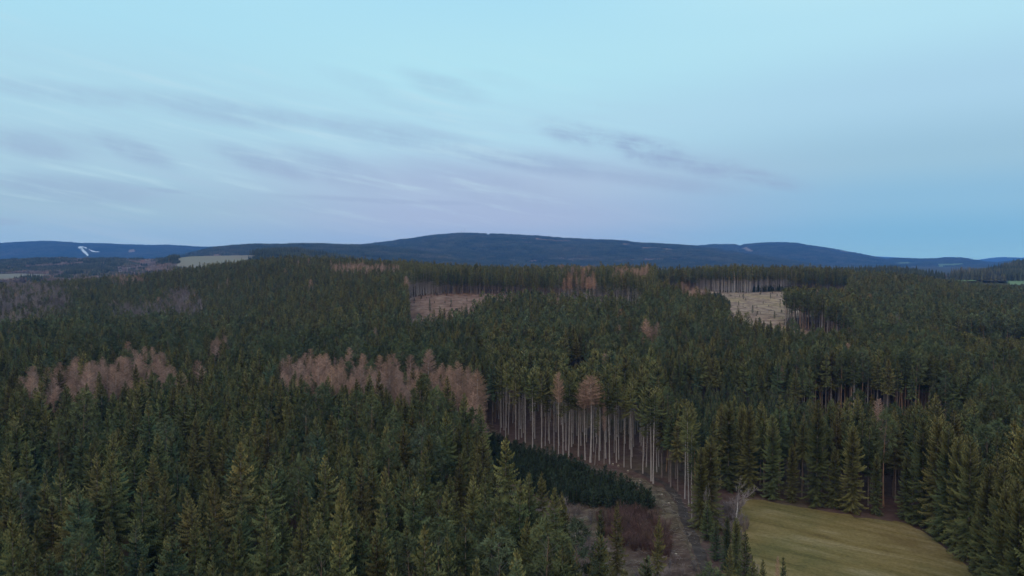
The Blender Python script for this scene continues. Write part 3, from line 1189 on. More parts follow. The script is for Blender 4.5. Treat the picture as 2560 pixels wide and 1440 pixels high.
def scatter(name, pts, scl, rot, tint, which, coll, label=None, cat=None):
    me = bpy.data.meshes.new(name)
    n = len(pts)
    me.vertices.add(n)
    me.vertices.foreach_set("co", np.asarray(pts, np.float32).ravel())
    for an, ty, v in (("scl", 'FLOAT_VECTOR', scl), ("rot", 'FLOAT', rot), ("tint", 'FLOAT', tint), ("which", 'INT', which)):
        a = me.attributes.new(an, ty, 'POINT')
        if ty == 'FLOAT_VECTOR':
            a.data.foreach_set("vector", np.asarray(v, np.float32).ravel())
        else:
            a.data.foreach_set("value", np.asarray(v, np.float32 if ty == 'FLOAT' else np.int32))
    me.update()
    o = obj(name, me, kind='stuff', label=label, cat=cat)
    ng = bpy.data.node_groups.new(name, 'GeometryNodeTree')
    ng.interface.new_socket("Geometry", in_out='INPUT', socket_type='NodeSocketGeometry')
    ng.interface.new_socket("Geometry", in_out='OUTPUT', socket_type='NodeSocketGeometry')
    N, L = ng.nodes, ng.links
    gi, go = N.new('NodeGroupInput'), N.new('NodeGroupOutput')
    ip = N.new('GeometryNodeInstanceOnPoints')
    ci = N.new('GeometryNodeCollectionInfo')
    ci.inputs['Collection'].default_value = coll
    ci.inputs['Separate Children'].default_value = True
    ci.inputs['Reset Children'].default_value = True
    ip.inputs['Pick Instance'].default_value = True

    def attr(nm, ty):
        a = N.new('GeometryNodeInputNamedAttribute')
        a.data_type = ty
        a.inputs[0].default_value = nm
        return a.outputs[0]
    cx = N.new('ShaderNodeCombineXYZ')
    L.new(attr("rot", 'FLOAT'), cx.inputs[2])
    er = N.new('FunctionNodeEulerToRotation')
    L.new(cx.outputs[0], er.inputs[0])
    L.new(gi.outputs[0], ip.inputs['Points'])
    L.new(ci.outputs[0], ip.inputs['Instance'])
    L.new(attr("which", 'INT'), ip.inputs['Instance Index'])
    L.new(er.outputs[0], ip.inputs['Rotation'])
    L.new(attr("scl", 'FLOAT_VECTOR'), ip.inputs['Scale'])
    L.new(ip.outputs[0], go.inputs[0])
    md = o.modifiers.new("scatter", 'NODES')
    md.node_group = ng
    return o


# ------------------------------------------------------------------ forest layout
def jgrid(x0, x1, y0, y1, s, r, jit=.38):
    nx, ny = int((x1 - x0) / s) + 1, int((y1 - y0) / (s * .87)) + 1
    I, J = np.meshgrid(np.arange(nx), np.arange(ny), indexing='ij')
    X = x0 + (I + .5 * (J % 2)) * s + r.uniform(-jit, jit, I.shape) * s
    Y = y0 + J * s * .87 + r.uniform(-jit, jit, I.shape) * s
    return X.ravel(), Y.ravel()


trees = []      # dicts of arrays


def zone(px, py, poly):
    return inside(px, py, poly)


r = np.random.default_rng(11)
X, Y = jgrid(-1050, 1050, 62, 1180, 4.6, r)
u = 1280 + FPX * X / Y
X2, Y2 = jgrid(-420, 420, 62, 330, 4.85, r, .36)
u2 = 1280 + FPX * X2 / Y2
swap = (Y < 330) & (u < 1330)
use2 = (Y2 < 330) & (u2 < 1330)
X, Y, u = np.concatenate([X[~swap], X2[use2]]), np.concatenate([Y[~swap], Y2[use2]]), np.concatenate([u[~swap], u2[use2]])
keep = (u > -620) & (u < 3240) & ((Y < 650) | (r.random(len(X)) < .8))
X, Y, u = X[keep], Y[keep], u[keep]
Z = terrain(X, Y)
bx, by, dep = project(np.stack([X, Y, Z], -1))
H = r.normal(23.5, 2.5, len(X)) + wav(X, Y, 120, 5, 6) * 1.6
H = np.where((u < 1240) & (Y < 210), H - 1.2 + r.normal(0, 1.9, len(X)), H)
tx, ty, _ = project(np.stack([X, Y, Z + 24], -1))
near = Y < 900
openm = np.zeros(len(X), bool)
for pol in (MEADOW, CUT, CLEARA, CLEARB):
    openm |= near & inside(bx, by, pol)
for pol in GAPS:
    openm |= near & inside(bx, by, pol)
openm &= Y < np.interp(u, [1000, 1240, 1350, 1600, 1640, 2150], [688, 684, 655, 590, 775, 790])
hx, hy, _ = project(np.stack([X, Y, Z + H], -1))
openm |= inside(hx, hy, [(1855, 1270), (2100, 1300), (2330, 1350), (2400, 1400), (2450, 1470), (2450, 3000), (1855, 3000)]) & (Y < 135)
openm |= inside(hx, hy, [(1400, 1190), (1860, 1240), (1860, 1410), (1640, 1425), (1480, 1410)]) & (Y < 140)
# the strip between the track and the meadow carries its own trees
STRIPZ = [(1640, 1214), (1700, 1232), (1760, 1234), (1852, 1240), (1838, 1300), (1862, 1350), (1890, 1420), (1960, 1540), (2030, 1700), (1900, 1750), (1860, 1600), (1790, 1450), (1755, 1360), (1722, 1285), (1690, 1240)]
openm |= near & inside(bx, by, STRIPZ)
# far side of the ridge is hidden: stop at the crest plus a little
keep = ~openm
# keep path clear
X, Y, Z, u, bx, by, H, tx, ty = [a[keep] for a in (X, Y, Z, u, bx, by, H, tx, ty)]
n = len(X)
sp = np.full(n, 'spruce', dtype='<U10')
tint = np.clip(r.normal(.42, .26, n) + wav(X, Y, 90, 9, 6) * .10, 0, 1)
pn = wav(X, Y, 70, 3, 7)

PINEZ = [
    ([(420, 850), (560, 810), (700, 830), (900, 820), (1000, 850), (1180, 880), (1150, 935), (700, 900), (420, 900)], .6),
    ([(900, 780), (1250, 730), (1700, 720), (1850, 800), (1750, 880), (1300, 890), (1000, 850)], .34),
    ([(1960, 740), (2560, 720), (2800, 740), (2800, 1000), (2000, 960)], .28),
    ([(2250, 960), (2800, 960), (2800, 1250), (2420, 1180)], .38),
    ([(820, 950), (1180, 1000), (1180, 1150), (850, 1100)], .28),
    ([(0, 780), (650, 780), (650, 860), (0, 870)], .25),
    ([(1170, 1150), (1320, 1180), (1400, 1330), (1200, 1400), (900, 1250)], .10),
]
pinep = np.full(n, .06)
for pol, p_ in PINEZ:
    pinep = np.where(inside(tx, ty, pol), p_, pinep)
sp[(r.random(n) < np.clip(pinep * (1 + .8 * pn), 0, .97))] = 'pine'

LARCHZ = [
    ([(50, 935), (90, 915), (140, 925), (190, 905), (260, 900), (330, 880), (400, 865), (420, 905), (440, 925), (400, 945), (250, 960), (150, 975), (60, 965)], .8),
    ([(430, 930), (510, 900), (520, 925), (440, 945)], .6),
    ([(520, 845), (560, 840), (575, 870), (525, 880)], .7),
    ([(700, 905), (740, 885), (830, 890), (900, 895), (960, 900), (1080, 905), (1160, 915), (1195, 925), (1200, 1000), (1120, 985), (1020, 965), (900, 950), (800, 950), (700, 940)], .82),
    ([(825, 660), (900, 660), (1000, 664), (1000, 672), (830, 672)], .9),
    ([(1390, 672), (1440, 668), (1500, 672), (1500, 700), (1400, 700)], .42),
    ([(1530, 672), (1620, 676), (1620, 690), (1530, 688)], .5),
    ([(1700, 706), (1760, 715), (1755, 730), (1705, 725)], .9),
    ([(1600, 828), (1665, 826), (1668, 842), (1600, 842)], .5),
    ([(1540, 815), (1572, 815), (1572, 835), (1540, 835)], .35),
    ([(2190, 1003), (2230, 1003), (2230, 1020), (2190, 1020)], .5),
    ([(255, 690), (300, 690), (350, 680), (360, 700), (290, 705)], .4),
]
for pol, p_ in LARCHZ:
    m = inside(tx, ty, pol) & (r.random(n) < p_)
    sp[m] = 'larch'
BIRCHZ = [
    ([(-250, 705), (0, 708), (60, 706), (160, 715), (170, 790), (60, 800), (-250, 800)], .55),
    ([(280, 752), (380, 752), (500, 742), (520, 775), (300, 790)], .6),
    ([(425, 715), (480, 715), (480, 780), (430, 780)], .55),
    ([(20, 690), (180, 700), (180, 720), (20, 720)], .25),
    ([(2215, 780), (2260, 780), (2260, 800), (2215, 800)], .5),
    ([(1990, 930), (2080, 930), (2080, 960), (1990, 960)], .5),
]
for pol, p_ in BIRCHZ:
    m = inside(tx, ty, pol) & (r.random(n) < p_)
    sp[m] = 'birch'
rare = r.random(n)
sp[(rare < .003) & (sp == 'spruce') & (Y > 250)] = 'larch'

# stands of tall stems whose bare trunks show where the wood is cut open
STEMZ = [
    [(1200, 930), (1230, 1045), (1262, 1104), (1480, 1164), (1645, 1216), (1655, 1150), (1640, 1100), (1600, 1020), (1480, 980), (1300, 930)],
    [(2000, 960), (2560, 940), (2560, 1000), (2400, 1055), (2200, 1058), (1990, 1045)],
    [(2380, 860), (2640, 860), (2640, 915), (2380, 905)],
    [(1370, 925), (1500, 925), (1500, 960), (1370, 960)],
    [(1955, 770), (2140, 800), (2140, 890), (1957, 812)],
]
STEMFAR = [
    [(1000, 670), (1640, 670), (1640, 772), (1600, 772), (1440, 745), (1350, 731), (1240, 725), (1130, 730), (1018, 750), (1000, 740)],
    [(1600, 670), (2150, 670), (2150, 724), (2000, 727), (1870, 735), (1800, 734), (1700, 720), (1640, 712), (1600, 705)],
]
for pol in STEMZ:
    m = inside(bx, by, pol) & (Y < 900)
    pr_ = 1.0 if pol is STEMZ[0] else .32
    sp[m & (sp == 'spruce') & (r.random(n) < pr_)] = 'stem'
    H[m] = r.normal(26.5, 1.2, m.sum())
for pol in STEMFAR:
    m = inside(bx, by, pol) & (Y < 900)
    sp[m & ((sp == 'spruce') | (sp == 'pine'))] = 'stem_far'
    H[m] = r.normal(26.3, 2.0, m.sum())
thin1 = inside(bx, by, STEMZ[0]) & (r.random(n) < np.where(inside(bx, by, [(1200, 1000), (1640, 1130), (1650, 1230), (1480, 1180), (1200, 1100)]), .42, .12))
# younger stands with blue-green pointed crowns
TEAL = [(1640, 1040), (1760, 1035), (1990, 1060), (1990, 1235), (1740, 1225), (1690, 1150)]
m = inside(bx, by, TEAL) & (by < 1205)
sp[m] = 'young'
H[m] = r.normal(13.5, 1.2, m.sum())
tint[m] = np.clip(r.normal(.9, .08, m.sum()), 0, 1)
YB = [(1990, 1060), (2370, 1070), (2430, 1100), (2420, 1190), (2300, 1200), (1990, 1180)]
m = inside(bx, by, YB)
sp[m & (sp == 'spruce')] = 'young'
H[m] = r.normal(9.5, 1.6, m.sum()) + np.clip((by[m] - 1090) / 20, 0, 5)
# spruces along the meadow: boughs to the ground
mw = np.array(gpx(MEADOW))
dm = np.min([np.hypot(X - (a[0] + (b[0] - a[0]) * t), Y - (a[1] + (b[1] - a[1]) * t)) for a, b in zip(mw[:13], mw[1:14]) for t in np.linspace(0, 1, 8)], axis=0)
m = (dm < 7) & (sp != 'birch')
sp[m] = 'edge'
H[m] = r.normal(25, 2.8, m.sum())
m2 = (dm < 1.0)
keep = ~thin1 & ~m2 & ~((sp == 'edge') & (r.random(n) < .15))
# sparse removal for gaps in the canopy
keep &= ~((sp == 'spruce') & (r.random(n) < np.where((Y < 300) & (u < 1330), .06, .08)))
X, Y, Z, u, bx, by, H, tx, ty, sp, tint = [a[keep] for a in (X, Y, Z, u, bx, by, H, tx, ty, sp, tint)]
T_ = [dict(x=X[i], y=Y[i], z=Z[i], H=H[i], k=str(sp[i]), tint=float(tint[i]), w=1.0, lean=0.0) for i in range(len(X))]
# dense wood is a little narrower
for t in T_:
    if t['k'] == 'spruce':
        t['w'] = random.uniform(.8, 1.12)
    elif t['k'] == 'young':
        t['w'] = random.uniform(.85, 1.1)
    else:
        t['w'] = random.uniform(.88, 1.12) * (.98 if t['k'] == 'edge' else 1)
        if t['k'] == 'stem':
            t['w'] = random.uniform(.68, 1.2)


def put(px, py, H, k, tint, w=1.0, lean=0.0, note=None, top=None):
    p = at_z(px, py)
    if top is not None:
        H = at_depth(px, top, p[1])[2]
    return dict(x=p[0], y=p[1], z=0.0, H=H, k=k, tint=tint, w=w, lean=lean, note=note)


def clear_round(x, y, d):
    global T_
    T_ = [t for t in T_ if (t['x'] - x) ** 2 + (t['y'] - y) ** 2 > d * d]


SPECIAL = []
ROW = [(1239, 1045), (1247, 1048), (1264, 1098), (1271, 1086), (1290, 1104), (1297, 1099), (1304, 1094), (1313, 1107), (1332, 1112), (1337, 1097), (1354, 1120),
       (1363, 1115), (1374, 1109), (1385, 1127), (1397, 1114), (1408, 1140), (1415, 1126), (1422, 1142), (1429, 1117), (1446, 1141), (1452, 1114), (1498, 1151),
       (1514, 1146), (1524, 1160), (1541, 1157), (1547, 1149), (1560, 1168), (1578, 1171), (1607, 1184), (1616, 1168), (1628, 1203), (1633, 1209), (1642, 1180), (1712, 1247), (1722, 1266)]
ordw = "first second third fourth fifth sixth seventh eighth ninth tenth eleventh twelfth thirteenth fourteenth fifteenth sixteenth seventeenth eighteenth nineteenth twentieth twenty-first twenty-second twenty-third twenty-fourth twenty-fifth twenty-sixth twenty-seventh twenty-eighth twenty-ninth thirtieth thirty-first thirty-second thirty-third thirty-fourth thirty-fifth thirty-sixth thirty-seventh thirty-eighth thirty-ninth fortieth forty-first forty-second forty-third forty-fourth forty-fifth".split()
ordw += ["%s-%s" % (a, b) for a in ("fiftieth",) for b in ()]
TENS = "twenty thirty forty fifty sixty seventy eighty ninety".split()
ONES = "first second third fourth fifth sixth seventh eighth ninth".split()


def ordinal(i):
    """1 -> first ... 299 -> two-hundred-ninety-ninth"""
    if i <= 20:
        return ordw[i - 1]
    pre = ""
    if i >= 100:
        pre = ("", "hundred-", "two-hundred-")[i // 100]
        i %= 100
        if i == 0:
            return pre.rstrip('-') + "th"
        if i <= 20:
            return pre + ordw[i - 1]
    t, o = divmod(i, 10)
    if o == 0:
        return pre + TENS[t - 2][:-1] + "ieth"
    return pre + TENS[t - 2] + "-" + ONES[o - 1]


for i, (x_, y_) in enumerate(ROW):
    SPECIAL.append(put(x_, y_, random.uniform(25.5, 28.5), 'stem', random.uniform(.15, .5), random.uniform(.68, 1.15), note='row', lean=random.choice([-1, 1]) * random.uniform(.003, .018)))
SPECIAL.append(put(1396, 1150, 28, 'larch_high', .2, .6, note="small-crowned rusty larch on a thin bare stem in the stand behind the saplings", top=930))
SPECIAL.append(put(1463, 1150, 28, 'larch_high', .35, 1.0, note="pinkish larch at the left of the pair behind the sapling thicket", top=950))
SPECIAL.append(put(1476, 1156, 28.5, 'larch_high', .25, 1.3, note="tallest pinkish larch with a broad dome crown, right of the pair behind the thicket", top=938))
SPECIAL.append(put(1487, 1162, 20, 'stem', .3, .5, lean=.055, note="thin spruce stem leaning against the broad larch"))
SPECIAL.append(put(1510, 1160, 24, 'larch', .6, .35, note="thin larch with few twigs beside the leaning stem", top=985))
# strip between track and meadow
for a in [(1775, 1318, 1092, 'edge', .22, 1.3, "big olive spruce with a rusty top between the dirt track and the meadow"),
          (1752, 1322, 1118, 'edge', .3, 1.0, "narrower olive spruce leaning on the big one beside the track"),
          (1730, 1298, 1075, 'stem', .4, .8, "tall spruce with a thin bare lower stem beside the track bend"),
          (1838, 1450, 1295, 'edge', .5, 1.0, "dark green spruce at the meadow's pointed left edge"),
          (1815, 1425, 1290, 'edge', .75, .9, "dark blue-green spruce between the track and the meadow's left tip"),
          (1790, 1400, 1300, 'young', .7, 1.5, "short dark spruce right beside the dirt track"),
          (1768, 1352, 1250, 'young', .6, 1.5, "short dark green spruce below the big olive spruce"),
          (1860, 1480, 1330, 'young', .35, 1.2, "stocky spruce overhanging the meadow's straight left edge"),
          (1822, 1560, 1358, 'spruce', .15, .8, "yellow-green pointed spruce at the bottom edge beside the meadow"),
          (1880, 1570, 1400, 'young', .45, 1.2, "low bushy spruce on the meadow's bottom left corner"),
          (1958, 1560, 1392, 'young', .7, .85, "dark spruce tip poking up in front of the meadow"),
          (1905, 1560, 1397, 'young', .55, .8, "dark spruce tip beside the rusty one in front of the meadow"),
          (1940, 1580, 1392, 'larch', .1, .35, "rusty orange larch tip in front of the meadow's bottom corner"),
          (1544, 1560, 1250, 'spruce', .08, .75, "tall yellow-green spruce standing before the reddish brush"),
          (1642, 1580, 1290, 'spruce', .12, .55, "thin sparse spruce with a pale stem before the reddish brush"),
          (1355, 1470, 1180, 'spruce', .2, .9, "dense olive spruce standing at the clearing's left side"),
          (1320, 1480, 1180, 'spruce', .55, .8, "blunt dark green spruce at the clearing's left side"),
          (1404, 1520, 1227, 'spruce', .1, .7, "slim spruce with a yellowish leader on the clearing"),
          (1413, 1560, 1258, 'spruce', .35, .9, "olive spruce in front of the pale brushwood"),
          (1500, 1500, 1270, 'young', .8, .8, "small blue-green spruce left of the yellow-green one"),
          (1207, 1375, 1082, 'spruce', .08, 1.15, "conspicuous yellow-green spruce standing clear at the thicket's left end"),
          (1500, 1700, 1333, 'spruce', .3, 1.0, "broad olive spruce on the clearing near the bottom edge"),
          (1615, 1660, 1388, 'young', .7, 1.4, "dark spruce at the bottom edge of the clearing"),
          (1770, 1330, 1210, 'birch', .9, .4, "grey leafless shrub under the big olive spruce"),
          (1835, 1318, 1200, 'birch', .5, 1.2, "leafless pale birch at the corner of the meadow"),
          (1852, 1330, 1278, 'birch', .5, 1.6, "low leafless birch leaning over the meadow's corner")]:
    SPECIAL.append(put(a[0], a[1], 20, a[3], a[4], a[5], note=a[6], top=a[2]))
em = np.array(gpx([(1868, 1243), (1905, 1247), (1960, 1257), (2030, 1268), (2100, 1279), (2190, 1293), (2275, 1304), (2335, 1330), (2385, 1372), (2452, 1432), (2535, 1525), (2570, 1600)]))
es = np.concatenate([[0], np.cumsum(np.linalg.norm(np.diff(em, axis=0), axis=1))])
q_ = 1.0
while q_ < es[-1]:
    x_, y_ = np.interp(q_, es, em[:, 0]), np.interp(q_, es, em[:, 1])
    SPECIAL.append(dict(x=x_ + random.uniform(-.5, .5), y=y_ + random.uniform(.6, 2.6), z=0.0, H=random.choice([17, 22, 24, 25, 26, 27, 28]) + random.uniform(-1.5, 1.5), k='edge', tint=random.uniform(.12, .72), w=random.uniform(.85, 1.05), lean=0.0, note='meadow'))
    q_ += random.uniform(4.2, 6.2)
for s in SPECIAL:
    clear_round(s['x'], s['y'], 3.2 if s.get('note') == 'row' else 3.4)
# keep the view of the row open: nothing that would stand in the thicket or on the cut
T_ += SPECIAL

# teal/blue flags handled by tint.  Saplings of the thicket
THICK = [(1218, 1100), (1262, 1122), (1330, 1142), (1420, 1166), (1500, 1200), (1580, 1232), (1648, 1276), (1600, 1285), (1500, 1272), (1400, 1262), (1310, 1225), (1240, 1180)]
tw = gpx(THICK)
tw_a = np.array(tw)
X, Y = jgrid(tw_a[:, 0].min(), tw_a[:, 0].max(), tw_a[:, 1].min(), tw_a[:, 1].max(), 1.95, r, .35)
m = inside(X, Y, [tuple(p) for p in tw])
for x_, y_ in zip(X[m], Y[m]):
    T_.append(dict(x=x_, y=y_, z=0.0, H=random.uniform(3.2, 5.6), k='sapling', tint=random.uniform(.72, .98), w=random.uniform(.9, 1.2), lean=0))
# saplings on the far right clearing (dark band under the stems, and its left side) and lone ones
for pol, dens_, yr, hh in (([(1895, 712), (2010, 712), (2030, 730), (1880, 731)], 4.6, (700, 860), 5.5),
                       ([(1755, 745), (1800, 742), (1826, 765), (1815, 800), (1760, 790)], 3.0, (480, 760), 5.0)):
    xa = [p[0] for p in pol]
    X, Y = jgrid((min(xa) - 1280) / FPX * yr[0], (max(xa) - 1280) / FPX * yr[1], yr[0], yr[1], dens_, r)
    Zt = terrain(X, Y)
    qx, qy, _ = project(np.stack([X, Y, Zt], -1))
    m = inside(qx, qy, pol)
    for x_, y_, z_ in zip(X[m], Y[m], Zt[m]):
        T_.append(dict(x=x_, y=y_, z=z_, H=random.uniform(hh * .7, hh * 1.2), k='sapling', tint=random.uniform(.7, .95), w=1.1, lean=0))


def ground_hit(px, py, y0=200, y1=1000):
    d = ray(px, py)
    ys = np.linspace(y0, y1, 1601)
    P_ = np.array([0, 0, CAMZ]) + d[None, :] * (ys / d[1])[:, None]
    g = terrain(P_[:, 0], P_[:, 1])
    below = np.where(P_[:, 2] < g)[0]
    i = below[0] if len(below) else np.argmin(P_[:, 2] - g)
    return np.array([P_[i, 0], P_[i, 1], g[i]])


for a in [(1849, 744, 3.5, "tiny lone spruce high on the far pale clear-cut"), (1864, 752, 3.5, "tiny lone spruce in the middle of the far pale clear-cut"),
          (1881, 784, 7.5, "lone dark spruce on the left half of the far pale clear-cut"), (1847, 765, 5, "lone dark spruce by the left rim of the far pale clear-cut"),
          (1822, 775, 5, "dark sapling at the left rim of the far pale clear-cut"), (1936, 797, 6.5, "lone dark pine near the lower rim of the far pale clear-cut"),
          (1950, 770, 8, "thin dark spruce by the right rim of the far pale clear-cut"), (1075, 780, 12, "lone grey-green spruce on the reddish far clearing"),
          (1128, 762, 6, "lone short spruce on the reddish far clearing"), (1908, 760, 3, "tiny dot of a spruce right of centre on the far clear-cut")]:
    p = ground_hit(a[0], a[1])
    T_.append(dict(x=p[0], y=p[1], z=p[2], H=a[2], k='young', tint=.6, w=1.2 if a[2] < 8 else .7, lean=0, note=a[3]))
for pol, yr, cnt, xr in ((CLEARA, (470, 690), 60, (-95, 15)), (CLEARB, (500, 780), 110, (150, 320))):
    c_ = 0
    while c_ < cnt:
        x_, y_ = random.uniform(*xr), random.uniform(*yr)
        z_ = float(terrain(x_, y_))
        qx, qy, _ = project(np.array([x_, y_, z_]))
        if inside(np.array([float(qx)]), np.array([float(qy)]), pol)[0]:
            T_.append(dict(x=x_, y=y_, z=z_, H=random.uniform(1.2, 3.6), k='sapling', tint=random.uniform(.1, .9), w=random.uniform(.8, 1.4), lean=0))
            c_ += 1
print("trees", len(T_))

# ------------------------------------------------------------------ pick the individuals, the rest become mass
for t in T_:
    x_, y_, z_ = t['x'], t['y'], t['z']
    a, b, d = project(np.array([[x_, y_, z_ + t['H']], [x_, y_, z_ + t['H'] - 1.5]]))
    t['tx'], t['ty'], t['d'] = float(a[0]), float(b[0]), float(d[0])
    t['cy'] = float(b[1])
T_.sort(key=lambda t: t['d'])
# rough visibility of the tip: a per-column skyline of the crowns in front
colw = 4
ncol = 2560 // colw + 1
sky_y = np.full(ncol, 99999.0)
for t in T_:
    if not (-20 < t['tx'] < 2580):
        t['vis'] = 0
        continue
    c = int(min(max(t['tx'], 0), 2559) // colw)
    t['vis'] = min(sky_y[c], 1440) - t['ty']       # pixels of the tree above whatever stands before it
    wpx = {'larch': 2.2, 'birch': 1.0, 'pine': 2.2}.get(t['k'], 1.8) * t['w'] * FPX / t['d'] * (t['H'] / 24 if t['k'] not in ('sapling', 'young') else .5)
    hpx = 6.5 * FPX / t['d']
    for cc in range(max(0, int((t['tx'] - wpx) // colw)), min(ncol - 1, int((t['tx'] + wpx) // colw)) + 1):
        f = abs(cc * colw + 2 - t['tx']) / (wpx + 1e-6)
        sky_y[cc] = min(sky_y[cc], t['ty'] + hpx * min(1, f) + 2)

KIND = {'spruce': ('spruce_tree', 'spruce'), 'edge': ('spruce_tree', 'spruce'), 'young': ('young_spruce', 'young spruce'), 'sapling': ('spruce_sapling', 'sapling'),
        'stem': ('bare_stemmed_spruce', 'tall spruce'), 'stem_far': ('bare_stemmed_spruce', 'tall spruce'), 'pine': ('pine_tree', 'pine'),
        'larch': ('larch_tree', 'larch'), 'larch_high': ('larch_tree', 'larch'), 'birch': ('birch_tree', 'birch')}
GROUP = {'spruce_tree': "spruces of the near wood", 'young_spruce': "young spruces", 'spruce_sapling': "saplings of the dark thicket",
         'bare_stemmed_spruce': "spruces with long bare stems", 'pine_tree': "pines among the spruces", 'larch_tree': "leafless larches", 'birch_tree': "leafless birches"}
LIMIT = {'spruce_tree': 290, 'young_spruce': 200, 'spruce_sapling': 290, 'bare_stemmed_spruce': 280, 'pine_tree': 290, 'larch_tree': 290, 'birch_tree': 150}
count = {}
chosen, mass = [], []
for t in T_:
    nm = KIND[t['k']][0]
    minvis = 10 if t['d'] < 260 else 6
    ok = (t['vis'] > minvis and 4 < t['tx'] < 2556 and -50 < t['ty'] < 1425) or t.get('note')
    if nm == 'spruce_sapling' and t['d'] < 330 and t['vis'] > 3:
        ok = True
    if ok and count.get(nm, 0) < LIMIT[nm]:
        count[nm] = count.get(nm, 0) + 1
        chosen.append(t)
    else:
        mass.append(t)
print("chosen", count, "mass", len(mass))

LOWFAR = {'spruce': 'spruce_far', 'pine': 'pine_far', 'larch': 'larch_far'}
coll, IDX = proto_collection("tree_source", list(P.keys()))
# labels -----------------------------------------------------------
XL = [(60, "at left border"), (180, "left of ski run"), (290, "below ski run"), (390, "below orange farmhouse"), (500, "below hill field's left half"),
      (640, "below hill field's right half"), (760, "right of hill field"), (880, "far left of mast"), (1010, "left of mast"), (1110, "near left of mast"),
      (1200, "below summit mast"), (1270, "below skyline notch"), (1360, "right of skyline notch"), (1470, "above paired larches' line"), (1580, "right of larch pair"),
      (1690, "above dirt track"), (1800, "left of pale clear-cut"), (1880, "below clear-cut's left half"), (1965, "below clear-cut's right half"), (2060, "right of pale clear-cut"),
      (2180, "over mid meadow"), (2300, "over meadow's right half"), (2400, "right of meadow"), (2490, "near right border"), (2561, "at right border")]
YL = [(700, "on wooded horizon"), (740, "on far ridge"), (790, "high on slope"), (840, "midway up slope"), (880, "low on slope"), (920, "at larch belt's top"), (970, "level with larch belt"),
      (1020, "just under larch belt"), (1070, "upper near wood"), (1120, "middle near wood"), (1170, "level with thicket"), (1220, "just under thicket"),
      (1270, "level with meadow's top"), (1320, "level with mid meadow"), (1370, "near lower border"), (1441, "at lower border")]


def band(v, tab):
    for lim, w in tab:
        if v < lim:
            return w
    return tab[-1][1]


def tone(nm, t):
    if nm in ('spruce_tree', 'young_spruce', 'bare_stemmed_spruce', 'spruce_sapling'):
        return "rust-tinged" if t < .22 else "olive" if t < .42 else "deep green" if t < .62 else "cool green" if t < .8 else "blue-green"
    if nm == 'pine_tree':
        return "olive-green" if t < .33 else "fresh green" if t < .66 else "grey-green"
    if nm == 'larch_tree':
        return "straw-brown" if t < .33 else "pinkish brown" if t < .66 else "grey-brown"
    return "brown" if t < .33 else "pale" if t < .66 else "mauve"


for nm in count:
    hs = sorted(t['H'] for t in chosen if KIND[t['k']][0] == nm)
    for t in chosen:
        if KIND[t['k']][0] != nm or t.get('note', None) not in (None, 'row', 'meadow'):
            continue
        q = np.searchsorted(hs, t['H']) / max(1, len(hs))
        size = "short" if q < .3 else "tall" if q > .7 else ""
        width = "slim" if t['w'] < .93 else "broad" if t['w'] > 1.05 else ""
        base = {'spruce_tree': "spruce", 'young_spruce': "young spruce", 'spruce_sapling': "sapling", 'bare_stemmed_spruce': "spruce", 'pine_tree': "pine", 'larch_tree': "leafless larch", 'birch_tree': "leafless birch"}[nm]
        t['parts_'] = (size, width, tone(nm, t['tint']), base, band(t['ty'], YL), band(t['tx'], XL))
        t['label'] = " ".join(x for x in t['parts_'] if x)
        if len(t['label'].replace('-', ' ').split()) > 13:
            t['label'] = " ".join(x for x in t['parts_'][2:] if x)
# saplings: by row along the thicket; stems of the open edge: by count from its left end
row = sorted([t for t in chosen if t.get('note') == 'row'], key=lambda t: t['tx'])
for i, t in enumerate(row):
    t['label'] = "pale bare-stemmed spruce, %s from the left along the open edge above the thicket" % ordinal(i + 1)
me_ = sorted([t for t in chosen if t.get('note') == 'meadow'], key=lambda t: t['tx'])
for i, t in enumerate(me_):
    t['label'] = "full-boughed %s spruce, %s from the left along the meadow's far edge" % (tone('spruce_tree', t['tint']), ordinal(i + 1))
sap = sorted([t for t in chosen if t['k'] == 'sapling' and t['d'] < 330], key=lambda t: t['tx'])
for i, t in enumerate(sap):
    t['label'] = "dark blue-green sapling, %s from the left in the thicket below the bare stems" % ordinal(i + 1)
# whatever still shares a label is told apart by its order from the left
by = {}
for t in chosen:
    if t.get('label'):
        by.setdefault(t['label'], []).append(t)
for lab, ts in by.items():
    if len(ts) > 1:
        ts.sort(key=lambda t: t['tx'])
        for i, t in enumerate(ts):
            words_ = {2: ("left of two", "right of two"), 3: ("left of three", "middle of three", "right of three")}.get(len(ts))
            pre = words_[i] if words_ else ordinal(i + 1) + " from left"
            t['label'] = "%s, %s" % (lab, pre)

protos_used = {}
for i, t in enumerate(chosen):
    nm, cat = KIND[t['k']]
    lst = P[t['k']]
    pr = lst[random.randrange(len(lst))]
    e = bpy.data.objects.new(nm, None)
    e.empty_display_size = .5
    COL.objects.link(e)
    s = t['H'] / pr.H
    wv = s * t['w'] if t['k'] != 'stem_far' else s
    e.location = (t['x'], t['y'], t['z'])
    e.rotation_euler = (random.gauss(0, .010), t.get('lean', 0) + random.gauss(0, .010), random.uniform(0, 2 * pi) if not t.get('lean') else 0)
    e.scale = (wv, wv, s)
    lab = t.get('label') or t.get('note')
    e['label'] = lab
    e['category'] = cat
    e['group'] = GROUP[nm]
    for pn_, me in pr.parts:
        o = bpy.data.objects.new(pn_, me)
        o.parent = e
        o['tint'] = t['tint']
        if pn_ in ('dead_branches', 'limbs'):
            o['kind'] = 'stuff'
        COL.objects.link(o)

